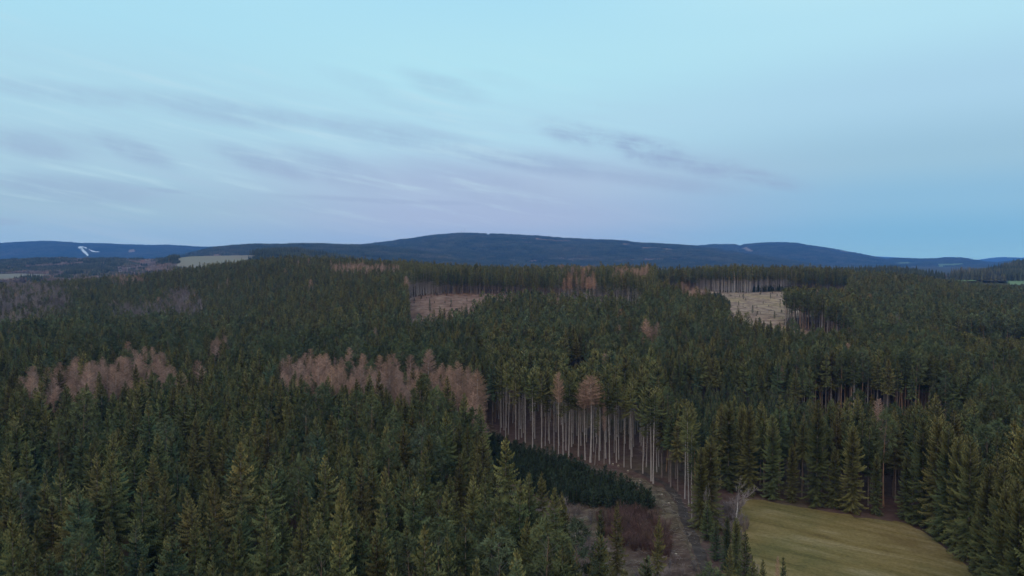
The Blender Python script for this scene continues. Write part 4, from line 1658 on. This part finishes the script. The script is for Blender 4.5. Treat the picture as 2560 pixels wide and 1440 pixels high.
# mass, one object per kind
bykind = {}
for t in mass:
    bykind.setdefault(KIND[t['k']][0], []).append(t)
MASSNAME = {'spruce_tree': 'spruce_forest', 'young_spruce': 'young_spruce_forest', 'spruce_sapling': 'sapling_thicket', 'bare_stemmed_spruce': 'bare_stemmed_forest', 'pine_tree': 'pine_forest', 'larch_tree': 'larch_forest', 'birch_tree': 'birch_forest'}
MASSLAB = {'spruce_tree': "dark spruce wood covering the slopes behind the nearest trees", 'young_spruce': "younger blue-green spruce stands behind the meadow", 'spruce_sapling': "far sapling patches beside the pale clear-cut",
           'bare_stemmed_spruce': "tall spruce stands whose bare stems show above the clearings", 'pine_tree': "grey-green pines mixed into the wood", 'larch_tree': "scattered far leafless larches", 'birch_tree': "mauve-grey leafless birches in the wood at far left"}
for nm, ts in bykind.items():
    pts, scl, rot, tn, wh = [], [], [], [], []
    for t in ts:
        k = t['k']
        if t['d'] > 420 and k in LOWFAR:
            k = LOWFAR[k]
        j = random.randrange(len(P[k]))
        s = t['H'] / P[k][j].H
        pts.append((t['x'], t['y'], t['z']))
        w_ = s * t['w']
        scl.append((w_, w_, s))
        rot.append(random.uniform(0, 2 * pi))
        tn.append(t['tint'])
        wh.append(IDX[k][j])
    scatter(MASSNAME[nm], pts, scl, rot, tn, wh, coll, MASSLAB[nm], "forest")

# ------------------------------------------------------------------ brush, brushwood, stumps on the near clearing
BRUSH = gpx([(1490, 1290), (1560, 1285), (1640, 1300), (1672, 1330), (1680, 1400), (1640, 1395), (1560, 1370), (1500, 1340)])
bw = np.array(BRUSH)
X, Y = jgrid(bw[:, 0].min(), bw[:, 0].max(), bw[:, 1].min(), bw[:, 1].max(), 1.35, r, .45)
m = inside(X, Y, [tuple(p) for p in BRUSH])
X, Y = X[m], Y[m]
n = len(X)
sc = r.uniform(.35, 1.15, n)
scatter("brush", np.c_[X, Y, np.zeros(n)], np.c_[sc, sc, sc], r.uniform(0, 6, n), r.uniform(0, 1, n), r.choice(IDX['bush'], n), coll, "reddish brown leafless brush on the near clearing below the thicket", "brush")
# grey scrub around the meadow corner, the bottom of the clearing and beside the track
G2 = [(gpx([(1800, 1270), (1850, 1262), (1880, 1320), (1850, 1360), (1800, 1330)]), 2.2), (gpx([(1660, 1395), (1740, 1420), (1800, 1560), (1560, 1600), (1520, 1480)]), 3.4),
      (gpx([(1300, 1250), (1480, 1285), (1480, 1400), (1350, 1400)]), 3.6), (gpx([(1860, 1420), (1900, 1450), (1960, 1560), (1900, 1560)]), 2.4)]
pts = []
for pol, s_ in G2:
    q = np.array(pol)
    X, Y = jgrid(q[:, 0].min(), q[:, 0].max(), q[:, 1].min(), q[:, 1].max(), s_, r, .45)
    m = inside(X, Y, [tuple(p) for p in pol])
    pts += list(zip(X[m], Y[m]))
n = len(pts)
sc = r.uniform(.35, .9, n)
scatter("scrub", np.c_[np.array(pts), np.zeros(n)], np.c_[sc, sc, sc], r.uniform(0, 6, n), r.uniform(0, 1, n), r.choice(IDX['greybush'], n), coll, "grey leafless scrub along the track and the meadow corner", "scrub")


def brushwood(name, pol, n, label, zf=None, big=1.0, seed=5):
    rr = np.random.default_rng(seed)
    q = np.array(pol)
    mb = MB()
    c = 0
    while c < n:
        x_, y_ = rr.uniform(q[:, 0].min(), q[:, 0].max()), rr.uniform(q[:, 1].min(), q[:, 1].max())
        if zf is None:
            if not inside(np.array([x_]), np.array([y_]), [tuple(p) for p in pol])[0]:
                continue
            g0 = 0.0
        else:
            g0 = float(terrain(x_, y_)) + .3
            if not inside(*[np.array([float(v)]) for v in project(np.array([x_, y_, g0]))[:2]], zf)[0]:
                continue
        c += 1
        # heaps: several pieces near each other
        for _ in range(int(rr.integers(2, 7))):
            th = rr.uniform(0, pi)
            l = rr.uniform(.5, 2.2) * big
            cx, cy = x_ + rr.normal(0, .8), y_ + rr.normal(0, .8)
            z0 = g0 + rr.uniform(.02, .35) * big
            d = np.array([cos(th), sin(th), rr.normal(0, .12)]) * l / 2
            ra = rr.uniform(.02, .06) * big
            mb.tube(np.array([[cx, cy, z0] - d, [cx, cy, z0] + d]), [ra, ra * .7], 3, a=rr.uniform(0, .99), cap=False)
    obj(name, mb.mesh(name, M_DEBRIS), kind='stuff', label=label, cat="brushwood")


M_DEBRIS = foliage_mat("brushwood_bark", [(0, (.34, .28, .24)), (1, (.34, .28, .24))], lo=.35, hi=1.5)
brushwood("brushwood", gpx(CUT), 1100, "pale cut branches strewn over the near clearing")

brushwood("brushwood", [(-100, 520), (10, 520), (10, 690), (-100, 690)], 420, "pale brash heaps on the reddish far clearing", CLEARA, 1.3, 8)
brushwood("brushwood", [(140, 450), (330, 450), (330, 790), (140, 790)], 700, "pale brash rows on the far pale clear-cut", CLEARB, 1.3, 9)

# stumps and short logs: pale dots along the foot of the open edge
stump_mb = MB()
stump_mb.tube([[0, 0, -.1], [0, 0, .12], [0, 0, .42]], [.34, .28, .25], 9, a=.3, cap=False)
cut_mb = MB()
cut_mb.add([[.25 * cos(k * 2 * pi / 9), .25 * sin(k * 2 * pi / 9), .425] for k in range(9)], T=[(0, j, j + 1) for j in range(1, 8)])
me_s, me_c = stump_mb.mesh("stem", M_BARK), cut_mb.mesh("cut_face", M_WOOD)
for i, (x_, y_, w_) in enumerate([(1532, 1163, "left of the pair at the foot of the open edge"), (1546, 1167, "right of the pair at the foot of the open edge"), (1570, 1180, "beside the last pale stems of the open edge"),
                                  (1600, 1205, "in the pale grass above the thicket's right end"), (1655, 1240, "on the grassy bank above the track"), (1672, 1262, "lowest one on the grassy bank left of the track"),
                                  (1512, 1300, "at the brush's upper left corner"), (1440, 1345, "among pale branches in the middle of the clearing"), (1690, 1390, "next to the track below the brush")]):
    e = bpy.data.objects.new("tree_stump", None)
    COL.objects.link(e)
    p = at_z(x_, y_)
    e.location = (p[0], p[1], .02)
    e.scale = (1.3, 1.3, 1.2)
    e['label'] = "pale sawn stump " + w_
    e['category'] = "stump"
    e['group'] = "stumps on the near clearing"
    for nn, me in (("stem", me_s), ("cut_face", me_c)):
        o = bpy.data.objects.new(nn, me)
        o.parent = e
        COL.objects.link(o)

# ------------------------------------------------------------------ distant hills
PATCH = 56.0


def cone_tree(mb, r, x, y, H, R, lod=0):
    val = r.uniform(0, .999)
    k = 5
    for lv, (zb, zt, rr) in enumerate(((.16, .70, 1.0), (.48, 1.0, .66))):
        th = r.uniform(0, 2 * pi) + np.arange(k) * 2 * pi / k
        rad = R * rr * r.uniform(.7, 1.25, k)
        zz = H * zb + r.uniform(-.05, .05, k) * H
        V = np.c_[x + np.cos(th) * rad, y + np.sin(th) * rad, zz]
        V = np.vstack([V, [x + r.normal(0, .2), y + r.normal(0, .2), H * zt]])
        mb.add(V, T=[(j, (j + 1) % k, k) for j in range(k)], a=val)


def patch_proto(kind, seed, dens, H0, mat, broad=False, size=PATCH):
    r = np.random.default_rng(seed)
    X, Y = jgrid(-size / 2, size / 2, -size / 2, size / 2, dens, r, .42)
    mb = MB()
    for x_, y_ in zip(X, Y):
        if r.random() < .07:
            continue
        H_ = H0 * r.uniform(.75, 1.15)
        if broad:
            # round leafless crown: a burst of thin spikes
            val = r.uniform(0, .99)
            c = np.array([x_, y_, H_ * .45])
            V, T = [], []
            for k in range(26):
                d = unit(r.normal(0, 1, 3) + np.array([0, 0, .7]))
                w = unit(np.cross(d, r.normal(0, 1, 3))) * .32
                V += [c - w, c + w, c + d * H_ * .5 * np.array([.8, .8, 1])]
                T.append((3 * k, 3 * k + 1, 3 * k + 2))
            mb.add(V, T=T, a=val)
        else:
            cone_tree(mb, r, x_, y_, H_, 3.0)
    add_proto(kind, Proto(kind, [("crown", mb, mat)], 1, 1))


M_FARCON = foliage_mat("far_conifers", [(0, (.022, .028, .018)), (.35, (.040, .046, .026)), (.7, (.060, .060, .038)), (1, (.095, .080, .055))], lo=.6, hi=1.4)
M_FARBARE = foliage_mat("far_bare_trees", [(0, (.27, .18, .15)), (.5, (.26, .195, .18)), (1, (.24, .20, .205))], lo=.6, hi=1.4)
for i in range(4):
    patch_proto('hillpatch', 2000 + i, 6.8, 22, M_FARCON)
for i in range(3):
    patch_proto('barepatch', 2100 + i, 7.5, 14, M_FARBARE, True)
for i in range(3):
    patch_proto('smallcon', 2200 + i, 5.5, 15, M_FARCON, False, 20)
    patch_proto('smallbare', 2250 + i, 6.5, 11, M_FARBARE, True, 20)
coll2, IDX2 = proto_collection("patch_source", ['hillpatch', 'barepatch', 'smallcon', 'smallbare'])
SMALLIDX = set(IDX2['smallcon'] + IDX2['smallbare'])


def skyfun(pts):
    xs, ys = [p[0] for p in pts], [p[1] for p in pts]
    return lambda u: np.interp(u, xs, ys)


class Hill:
    def __init__(s, crest, Y0, Wf, Wb, base=0.0, tree=20.0, relief=.10, seed=0, front_pow=1.0):
        s.c, s.Y0, s.Wf, s.Wb, s.base, s.tree, s.relief, s.seed, s.fp = skyfun(crest), Y0, Wf, Wb, base, tree, relief, seed, front_pow
        s.u0, s.u1 = crest[0][0], crest[-1][0]

    def z(s, X, Y):
        X, Y = np.asarray(X, float), np.asarray(Y, float)
        u = 1280 + FPX * X / np.maximum(Y, 1)
        cz = CAMZ + (655 - s.c(u)) / FPX * s.Y0 - s.tree
        t = np.where(Y < s.Y0, (s.Y0 - Y) / s.Wf, (Y - s.Y0) / s.Wb)
        t = np.clip(t, 0, 1.25)
        shape = np.where(t < 1, .5 + .5 * np.cos(pi * np.minimum(t, 1)), 0) ** s.fp - np.maximum(t - 1, 0) * .3
        rel = wav(X, Y, s.Y0 * .13, s.seed, 8) * s.relief * np.maximum(cz - s.base, 20) * np.sin(np.clip(t, 0, 1) * pi) ** 1.0
        return s.base + (cz - s.base) * shape + rel * .6

    def build(s, name, mat, nu=90, nt=36):
        us = np.linspace(s.u0, s.u1, nu)
        Ys = np.concatenate([np.linspace(s.Y0 - s.Wf * 1.15, s.Y0, nt), np.linspace(s.Y0, s.Y0 + s.Wb * 1.1, nt // 2)[1:]])
        U, YY = np.meshgrid(us, Ys, indexing='ij')
        XX = (U - 1280) / FPX * YY
        ZZ = s.z(XX, YY)
        V = np.stack([XX, YY, ZZ], -1).reshape(-1, 3)
        n, m = U.shape
        I, J = np.meshgrid(np.arange(n - 1), np.arange(m - 1), indexing='ij')
        Q = np.stack([I * m + J, (I + 1) * m + J, (I + 1) * m + J + 1, I * m + J + 1], -1).reshape(-1, 4)
        s.o = obj(name, mesh_from(name, V, [Q], [mat], smooth=True), kind='structure')

    def forest(s, r, out, bare_thr=None, holes=(), spacing=46.0, back=.35, tint0=.5, only=None):
        Ya, Yb = s.Y0 - s.Wf * 1.05, s.Y0 + s.Wb * back
        xs = [(s.u0 - 1280) / FPX * Yb, (s.u0 - 1280) / FPX * Ya, (s.u1 - 1280) / FPX * Yb, (s.u1 - 1280) / FPX * Ya]
        X, Y = jgrid(min(xs), max(xs), Ya, Yb, spacing, r, .12)
        u = 1280 + FPX * X / Y
        m = (u > max(s.u0, -140)) & (u < min(s.u1, 2700))
        X, Y = X[m], Y[m]
        Z = s.z(X, Y)
        m = Z > terrain(X, Y) - 15
        X, Y, Z = X[m], Y[m], Z[m]
        px, py, _ = project(np.stack([X, Y, Z + 8], -1))
        keep = np.ones(len(X), bool)
        for h in holes:
            keep &= ~inside(px, py, h)
        if only is not None:
            k2 = np.zeros(len(X), bool)
            for h in only:
                k2 |= inside(px, py, h)
            keep &= k2
        X, Y, Z = X[keep], Y[keep], Z[keep]
        bare = np.zeros(len(X), bool)
        if bare_thr is not None:
            bare = wav(X, Y, s.Y0 * .10, s.seed + 3, 8) + r.normal(0, .15, len(X)) > bare_thr
        for x_, y_, z_, b in zip(X, Y, Z, bare):
            out.append((x_, y_, z_ - 2.0, b, tint0 + .38 * float(wav(x_, y_, s.Y0 * .07, s.seed + 5, 9)) + r.normal(0, .10)))


HR = np.random.default_rng(21)
main = Hill([(700, 660), (800, 640), (870, 616), (900, 613), (950, 607), (985, 603), (1000, 600), (1040, 596), (1075, 590), (1100, 588), (1150, 584), (1190, 585), (1216, 586.5), (1221, 589.5), (1226, 586.5), (1250, 587), (1300, 589), (1340, 591), (1400, 596),
             (1450, 598), (1500, 600.5), (1560, 603), (1590, 607), (1640, 610), (1700, 613), (1760, 619), (1850, 632), (1950, 646), (2050, 661), (2150, 674), (2250, 690)], 6900, 3300, 2600, 0, 20, .10, 1)
left = Hill([(330, 690), (430, 655), (470, 637), (500, 628), (540, 619), (590, 614), (640, 611), (700, 612), (750, 610), (800, 609), (870, 612), (950, 615), (1050, 627), (1200, 655), (1300, 690)], 4700, 1700, 1500, 20, 20, .09, 2)
farleft = Hill([(-500, 640), (-200, 625), (0, 610), (60, 606), (120, 604), (170, 606), (200, 609), (260, 610), (330, 613), (380, 615), (420, 614), (460, 616), (520, 619), (580, 616), (640, 612), (700, 613), (760, 625), (900, 650)], 10500, 3600, 2500, 0, 14, .10, 3)
right = Hill([(1500, 640), (1600, 625), (1700, 615), (1750, 615), (1780, 612), (1830, 612), (1850, 617), (1868, 611), (1900, 608), (1940, 607), (1985, 608), (2010, 613), (2060, 620), (2100, 627), (2140, 634), (2200, 646), (2280, 660), (2400, 680), (2500, 700)], 9600, 3400, 2400, 0, 16, .10, 4)
low = Hill([(2050, 672), (2150, 660), (2200, 650), (2240, 646), (2300, 648), (2345, 647), (2370, 644), (2400, 645), (2430, 650), (2460, 655), (2490, 657), (2530, 653), (2600, 650), (2700, 655), (2900, 650)], 9800, 3800, 2600, 0, 14, .12, 5)
faint = Hill([(1900, 660), (2050, 650), (2110, 643), (2150, 639), (2200, 641), (2260, 644), (2330, 652), (2420, 652), (2450, 648), (2480, 644), (2500, 642), (2560, 644), (2700, 640), (2900, 650)], 20000, 3200, 2400, 0, 5, .08, 6)
nearright = Hill([(2380, 715), (2440, 697), (2470, 684), (2490, 676), (2500, 671), (2530, 663), (2560, 656), (2650, 645), (2800, 640), (2950, 650)], 1900, 420, 700, 26, 18, .05, 7)
strip_r = Hill([(1980, 690), (2080, 672), (2130, 665), (2200, 661), (2250, 665), (2300, 676), (2330, 690), (2380, 705)], 1350, 250, 300, 5, 24, .03, 8)
fieldhill = Hill([(300, 700), (380, 672), (430, 650), (450, 644), (480, 641), (520, 640), (600, 638.5), (660, 637), (720, 636), (800, 645), (900, 665)], 2350, 750, 600, 20, 0, .02, 9)
leftmound = Hill([(-500, 660), (-200, 658), (0, 656), (80, 652), (150, 650), (200, 651), (320, 652), (400, 653), (480, 652), (560, 655), (640, 665)], 3100, 900, 700, 25, 0, .05, 10)
for h, m_ in ((main, M_HILL), (left, M_HILL), (farleft, M_HILL), (right, M_HILL), (low, M_SCRUB), (faint, M_HILL), (nearright, M_SCRUB), (strip_r, M_HILL), (fieldhill, M_FARFIELD), (leftmound, M_SCRUB)):
    h.build("hill", m_)

H1HOLES = [[(1000, 643), (1030, 638), (1085, 632), (1092, 640), (1050, 649), (1005, 650)], [(1062, 604), (1080, 604), (1084, 609), (1064, 609)], [(1590, 617), (1640, 617), (1690, 622), (1690, 628), (1640, 623), (1600, 624)],
           [(1210, 575), (1231, 575), (1231, 590), (1210, 590)], [(1420, 650), (1450, 650), (1450, 655), (1420, 655)]]
H3HOLES = [[(194, 617), (207, 615), (228, 642), (214, 645)], [(206, 616), (219, 620), (218, 625), (205, 620)], [(221, 624), (250, 630), (252, 635), (224, 631)], [(320, 624), (338, 623), (338, 631), (322, 632)]]
H4HOLES = [[(1850, 620), (1875, 616), (1890, 628), (1870, 632)], [(2080, 652), (2110, 652), (2110, 658), (2080, 658)]]
LOWHOLES = [[(2330, 660), (2410, 656), (2420, 662), (2350, 668)], [(2350, 668), (2420, 668), (2400, 678), (2340, 676)], [(2230, 655), (2280, 653), (2290, 660), (2240, 663)], [(2380, 676), (2440, 674), (2440, 684), (2390, 686)]]


def dil(poly, d):
    c = np.mean(poly, 0)
    return [tuple(np.array(p) + d * unit(np.array(p, float) - c)) for p in poly]


pts = []
main.forest(HR, pts, .72, H1HOLES, 50, .3)
left.forest(HR, pts, .7, (), 44, .3)
right.forest(HR, pts, .75, H4HOLES, 60, .3)
farleft.forest(HR, pts, None, [dil(h, 7) for h in H3HOLES[:3]] + H3HOLES[3:], 66, .2)
low.forest(HR, pts, .45, LOWHOLES, 66, .2)
nearright.forest(HR, pts, .25, [[(2420, 698), (2560, 700), (2700, 700), (2700, 740), (2400, 740)]], 40, .5)
strip_r.forest(HR, pts, .9, (), 34, .6)
# belts of wood across the near left valley
VAL_CON = [[(-250, 660), (0, 657), (100, 653), (165, 652), (172, 657), (120, 663), (60, 668), (0, 675), (-250, 685)], [(214, 653), (310, 652), (318, 661), (214, 661)],
           [(-250, 682), (20, 679), (130, 672), (220, 666), (330, 661), (345, 666), (260, 671), (220, 679), (130, 683), (20, 683)], [(160, 682), (240, 676), (300, 676), (250, 688), (170, 690)],
           [(395, 648), (440, 645), (440, 660), (400, 664)]]
VAL_OPEN = [[(-250, 684), (0, 685), (60, 684), (116, 687), (118, 697), (60, 703), (-250, 706)], [(176, 670), (222, 669), (278, 666), (282, 672), (220, 675), (178, 674)], [(120, 690), (330, 678), (330, 684), (120, 697)],
            [(438, 640), (470, 630), (640, 630), (644, 672), (430, 676)]]


def valley(px_rng, y_rng, s, surf, con, open_, pbare, out):
    X, Y = jgrid((px_rng[0] - 1280) / FPX * y_rng[1], max((px_rng[1] - 1280) / FPX * y_rng[0], (px_rng[1] - 1280) / FPX * y_rng[1]), y_rng[0], y_rng[1], s, HR, .2)
    Z = surf(X, Y)
    px, py, _ = project(np.stack([X, Y, Z], -1))
    m = (px > px_rng[0]) & (px < px_rng[1])
    X, Y, Z, px, py = [a[m] for a in (X, Y, Z, px, py)]
    ic = np.zeros(len(X), bool)
    io = np.zeros(len(X), bool)
    for p in con:
        ic |= inside(px, py, p)
    for p in open_:
        io |= inside(px, py, p)
    for i in range(len(X)):
        if ic[i]:
            out.append((X[i], Y[i], Z[i] - 1, 'smallcon', HR.uniform(0, 1)))
        elif not io[i] and HR.random() < pbare:
            out.append((X[i], Y[i], Z[i] - 1, 'smallbare' if HR.random() < .88 else 'smallcon', HR.uniform(0, 1)))


def vsurf(X, Y):
    return np.maximum(np.maximum(terrain(X, Y), leftmound.z(X, Y)), fieldhill.z(X, Y))


valley((-140, 640), (1500, 3250), 17, vsurf, VAL_CON, VAL_OPEN, .55, pts)
fieldhill.forest(HR, pts, .9, (), 40, .6, .5, [[(646, 600), (900, 600), (900, 700), (650, 700)]])
valley((2280, 2700), (1150, 1900), 17, lambda X, Y: np.maximum(terrain(X, Y), nearright.z(X, Y)), [[(2320, 690), (2350, 688), (2350, 700), (2320, 702)]], [[(2280, 696), (2430, 694), (2440, 702), (2280, 706)], [(2520, 700), (2700, 698), (2700, 722), (2520, 720)]], .6, pts)
n = len(pts)
print("hill patches", n)
A = np.array([(a, b, c) for a, b, c, _, _ in pts])
wh = [random.choice(IDX2[b] if isinstance(b, str) else IDX2['barepatch'] if b else IDX2['hillpatch']) for *_, b, _ in pts]
dist = A[:, 1]
sc = np.where(dist > 11000, 1.9, np.where(dist > 7000, 1.3, 1.0)) * np.where(np.array([w in SMALLIDX for w in wh]), 1.0, 1.0)
scz = np.where(dist > 11000, 1.15, 1.0) * HR.uniform(.75, 1.3, n)
scatter("forest", A, np.c_[sc, sc, scz], HR.uniform(0, 6.28, n), np.clip([t for *_, t in pts], 0, 1), wh, coll2, "continuous wood over the distant blue hills and valley", "forest")

# open ground on the hills
drape("clearing", H1HOLES[0], M_FARCUT, 12, (3800, 6900), 3, main.z)
drape("clearing", H1HOLES[2], M_FARCUT, 12, (4200, 6900), 3, main.z)
drape("clearing", H1HOLES[1], M_FARCUT, 12, (4200, 6900), 3, main.z)


def run_strip(pairs, surf, y0, y1, off):
    """a piste: pairs of (left edge, right edge) picture points carried onto the hillside"""
    V, Q = [], []
    A_, B_ = np.array([p[0] for p in pairs], float), np.array([p[1] for p in pairs], float)
    t = np.linspace(0, len(pairs) - 1, 25)
    k = np.arange(len(pairs))
    for tt in t:
        a = np.array([np.interp(tt, k, A_[:, 0]), np.interp(tt, k, A_[:, 1])])
        b = np.array([np.interp(tt, k, B_[:, 0]), np.interp(tt, k, B_[:, 1])])
        for f in (0, .33, .66, 1):
            p = a + (b - a) * f
            h = hit(p[0], p[1], surf, y0, y1)
            V.append(h + np.array([0, 0, off]))
    for i in range(24):
        for j in range(3):
            Q.append((i * 4 + j, i * 4 + j + 1, i * 4 + j + 5, i * 4 + j + 4))
    obj("ski_slope", mesh_from("ski_slope", V, [np.array(Q)], [M_SNOW]), kind='structure')


def hit(px, py, surf, y0, y1):
    d = ray(px, py)
    ys = np.linspace(y0, y1, 3001)
    P_ = np.array([0, 0, CAMZ]) + d[None, :] * (ys / d[1])[:, None]
    g = surf(P_[:, 0], P_[:, 1])
    below = np.where(P_[:, 2] < g)[0]
    i = below[0] if len(below) else int(np.argmin(P_[:, 2] - g))
    return np.array([P_[i, 0], P_[i, 1], g[i]])


run_strip([((195, 618.5), (202, 617.5)), ((195.5, 622), (206, 620)), ((201, 627), (209, 625)), ((212, 636), (217, 633)), ((218, 642), (222, 640))], farleft.z, 6900, 10500, 10)
run_strip([((203, 617.5), (204, 619)), ((210, 618.5), (211, 621)), ((217, 621), (217, 624))], farleft.z, 6900, 10500, 10)
run_strip([((223, 624), (222, 626)), ((231, 628), (230, 631)), ((240, 630.5), (241, 632.5)), ((251, 631), (251, 632))], farleft.z, 6900, 10500, 10)
drape("clearing", H3HOLES[3], M_FARCUT, 30, (7500, 10500), 9, farleft.z)
for hh in LOWHOLES:
    drape("field", hh, M_GREENFIELD, 25, (6000, 9800), 4, low.z)
drape("clearing", H4HOLES[0], M_FARCUT, 20, (6200, 9600), 4, right.z)
drape("field", VAL_OPEN[0], M_FARFIELD, 7, (1500, 3200), .6, vsurf)
drape("field", VAL_OPEN[1], M_FARFIELD, 7, (1500, 3200), .6, vsurf)
drape("field", [(2280, 696), (2430, 694), (2440, 702), (2280, 706)], M_GREENFIELD, 6, (1200, 1850), .5, lambda X, Y: np.maximum(terrain(X, Y), nearright.z(X, Y)))
drape("field", [(2520, 700), (2700, 698), (2700, 722), (2520, 720)], M_GREENFIELD, 6, (1200, 1850), .5, lambda X, Y: np.maximum(terrain(X, Y), nearright.z(X, Y)))


# ------------------------------------------------------------------ houses in the valley, masts on the summit
def hit(px, py, surf, y0, y1):
    d = ray(px, py)
    ys = np.linspace(y0, y1, 3001)
    P_ = np.array([0, 0, CAMZ]) + d[None, :] * (ys / d[1])[:, None]
    g = surf(P_[:, 0], P_[:, 1])
    below = np.where(P_[:, 2] < g)[0]
    i = below[0] if len(below) else int(np.argmin(P_[:, 2] - g))
    return np.array([P_[i, 0], P_[i, 1], g[i]])


def house(px, py, L, W, Hh, rz, wall, roof, label):
    p = hit(px, py, vsurf, 1500, 3200)
    e = bpy.data.objects.new("house", None)
    COL.objects.link(e)
    e.location = (p[0], p[1], p[2] - .5)
    e.rotation_euler = (0, 0, rz)
    e['label'] = label
    e['category'] = "house"
    e['group'] = "houses in the valley"
    b = MB()
    b.add([(-L / 2, -W / 2, 0), (L / 2, -W / 2, 0), (L / 2, W / 2, 0), (-L / 2, W / 2, 0), (-L / 2, -W / 2, Hh), (L / 2, -W / 2, Hh), (L / 2, W / 2, Hh), (-L / 2, W / 2, Hh), (-L / 2, 0, Hh + W * .4), (L / 2, 0, Hh + W * .4)],
          Q=[(0, 1, 5, 4), (2, 3, 7, 6), (1, 2, 6, 5), (3, 0, 4, 7)], T=[(4, 8, 7), (5, 6, 9)])
    obj("wall", b.mesh("wall", wall), e)
    rf = MB()
    h0, ov = Hh, .6
    for sg in (-1, 1):
        y1, z1 = sg * (W / 2 + ov), h0 - ov * .8 + .15
        zt = h0 + W * .4 + .2
        V = [(-L / 2 - ov, y1, z1), (L / 2 + ov, y1, z1), (L / 2 + ov, 0, zt), (-L / 2 - ov, 0, zt), (-L / 2 - ov, y1, z1 + .25), (L / 2 + ov, y1, z1 + .25), (L / 2 + ov, 0, zt + .25), (-L / 2 - ov, 0, zt + .25)]
        rf.add(V, Q=[(0, 1, 2, 3), (4, 5, 6, 7), (0, 1, 5, 4), (1, 2, 6, 5), (3, 0, 4, 7)])
    ro = obj("roof", rf.mesh("roof", roof), e)
    ch = MB()
    ch.box((L * .2, W * .1, h0 + W * .4 + .5), (.7, .7, 1.6))
    obj("chimney", ch.mesh("chimney", wall), ro)
    wm = MB()
    wm.box((0, 0, 0), (1.1, .12, 1.4))
    wme = wm.mesh("window", M_GLASS)
    for k in range(4):
        obj("window", wme, e, loc=(-L / 2 + L * (k + .5) / 4, -W / 2 - .03, Hh * .55))


house(357, 658, 15, 11, 7, .3, M_ORWALL, M_ROOF, "warm-coloured farmhouse with a red roof among bare trees in the valley")
house(349, 654, 9, 8, 6, -.4, M_WALL, M_ROOF, "smaller red-roofed house left behind the warm-coloured farmhouse")
house(263, 667, 14, 9, 6, .1, M_WALL, M_GREYROOF, "tiny white house at the end of the narrow pale valley field")
house(322, 676, 13, 9, 7, .5, M_WALL, M_GREYROOF, "white house just above the dark treetops, the brightest of the pair")
house(299, 679, 10, 8, 5, -.2, M_WALL, M_GREYROOF, "smaller white house just above the treetops, left of the bright one")


def mast(px, py_base, H, w, label, Yd=6900, deck=False):
    p = at_depth(px, py_base, Yd)
    z0 = float(main.z(p[0], p[1]))
    e = bpy.data.objects.new("lattice_mast", None)
    COL.objects.link(e)
    e.location = (p[0], p[1], z0)
    H = H + 20
    e['label'] = label
    e['category'] = "mast"
    e['group'] = "masts on the summit"
    leg = MB()
    leg.tube([[0, 0, 0], [0, 0, H]], [.35, .25], 4)
    lm = leg.mesh("leg", M_METAL)
    for sx, sy in ((-1, -1), (1, -1), (1, 1), (-1, 1)):
        obj("leg", lm, e, loc=(sx * w / 2, sy * w / 2, 0))
    br = MB()
    k = int(H / w)
    for i in range(k):
        a, b = i * w, (i + 1) * w
        c = [(-w / 2, -w / 2), (w / 2, -w / 2), (w / 2, w / 2), (-w / 2, w / 2)]
        for j in range(4):
            q0, q1 = c[j], c[(j + 1) % 4]
            br.tube([[q0[0], q0[1], a], [q1[0], q1[1], b]], .15, 3, cap=False)
    obj("bracing", br.mesh("bracing", M_METAL), e)
    an = MB()
    an.tube([[0, 0, H], [0, 0, H + 9]], [.3, .12], 5)
    obj("aerial", an.mesh("aerial", M_METAL), e)
    if deck:
        d = MB()
        d.tube([[0, 0, H - 3], [0, 0, H]], [w * .9, w * .9], 8)
        obj("platform", d.mesh("platform", M_METAL), e)


mast(1162, 584, 46, 3.0, "taller thin lattice mast on the wooded summit, right of the pair")
mast(1154, 584.5, 22, 3.6, "shorter mast with a platform on the wooded summit, left of the pair", deck=True)

# ------------------------------------------------------------------ air
hz = MB()
hz.box((0, 10750, 185), (36000, 25500, 430))
mh = bpy.data.materials.new("air")
mh.use_nodes = True
nt = mh.node_tree
nt.nodes.clear()
o_ = nt.nodes.new('ShaderNodeOutputMaterial')
pv = nt.nodes.new('ShaderNodeVolumePrincipled')
pv.inputs['Color'].default_value = (.12, .37, .95, 1)
pv.inputs['Absorption Color'].default_value = (0, 0, 0, 1)
pv.inputs['Density'].default_value = 7.4e-5
pv.inputs['Anisotropy'].default_value = 0.0
nt.links.new(pv.outputs[0], o_.inputs['Volume'])
hm = hz.mesh("haze", mh)
obj("haze", hm, kind='stuff', label="thin blue air over the whole landscape", cat="haze")
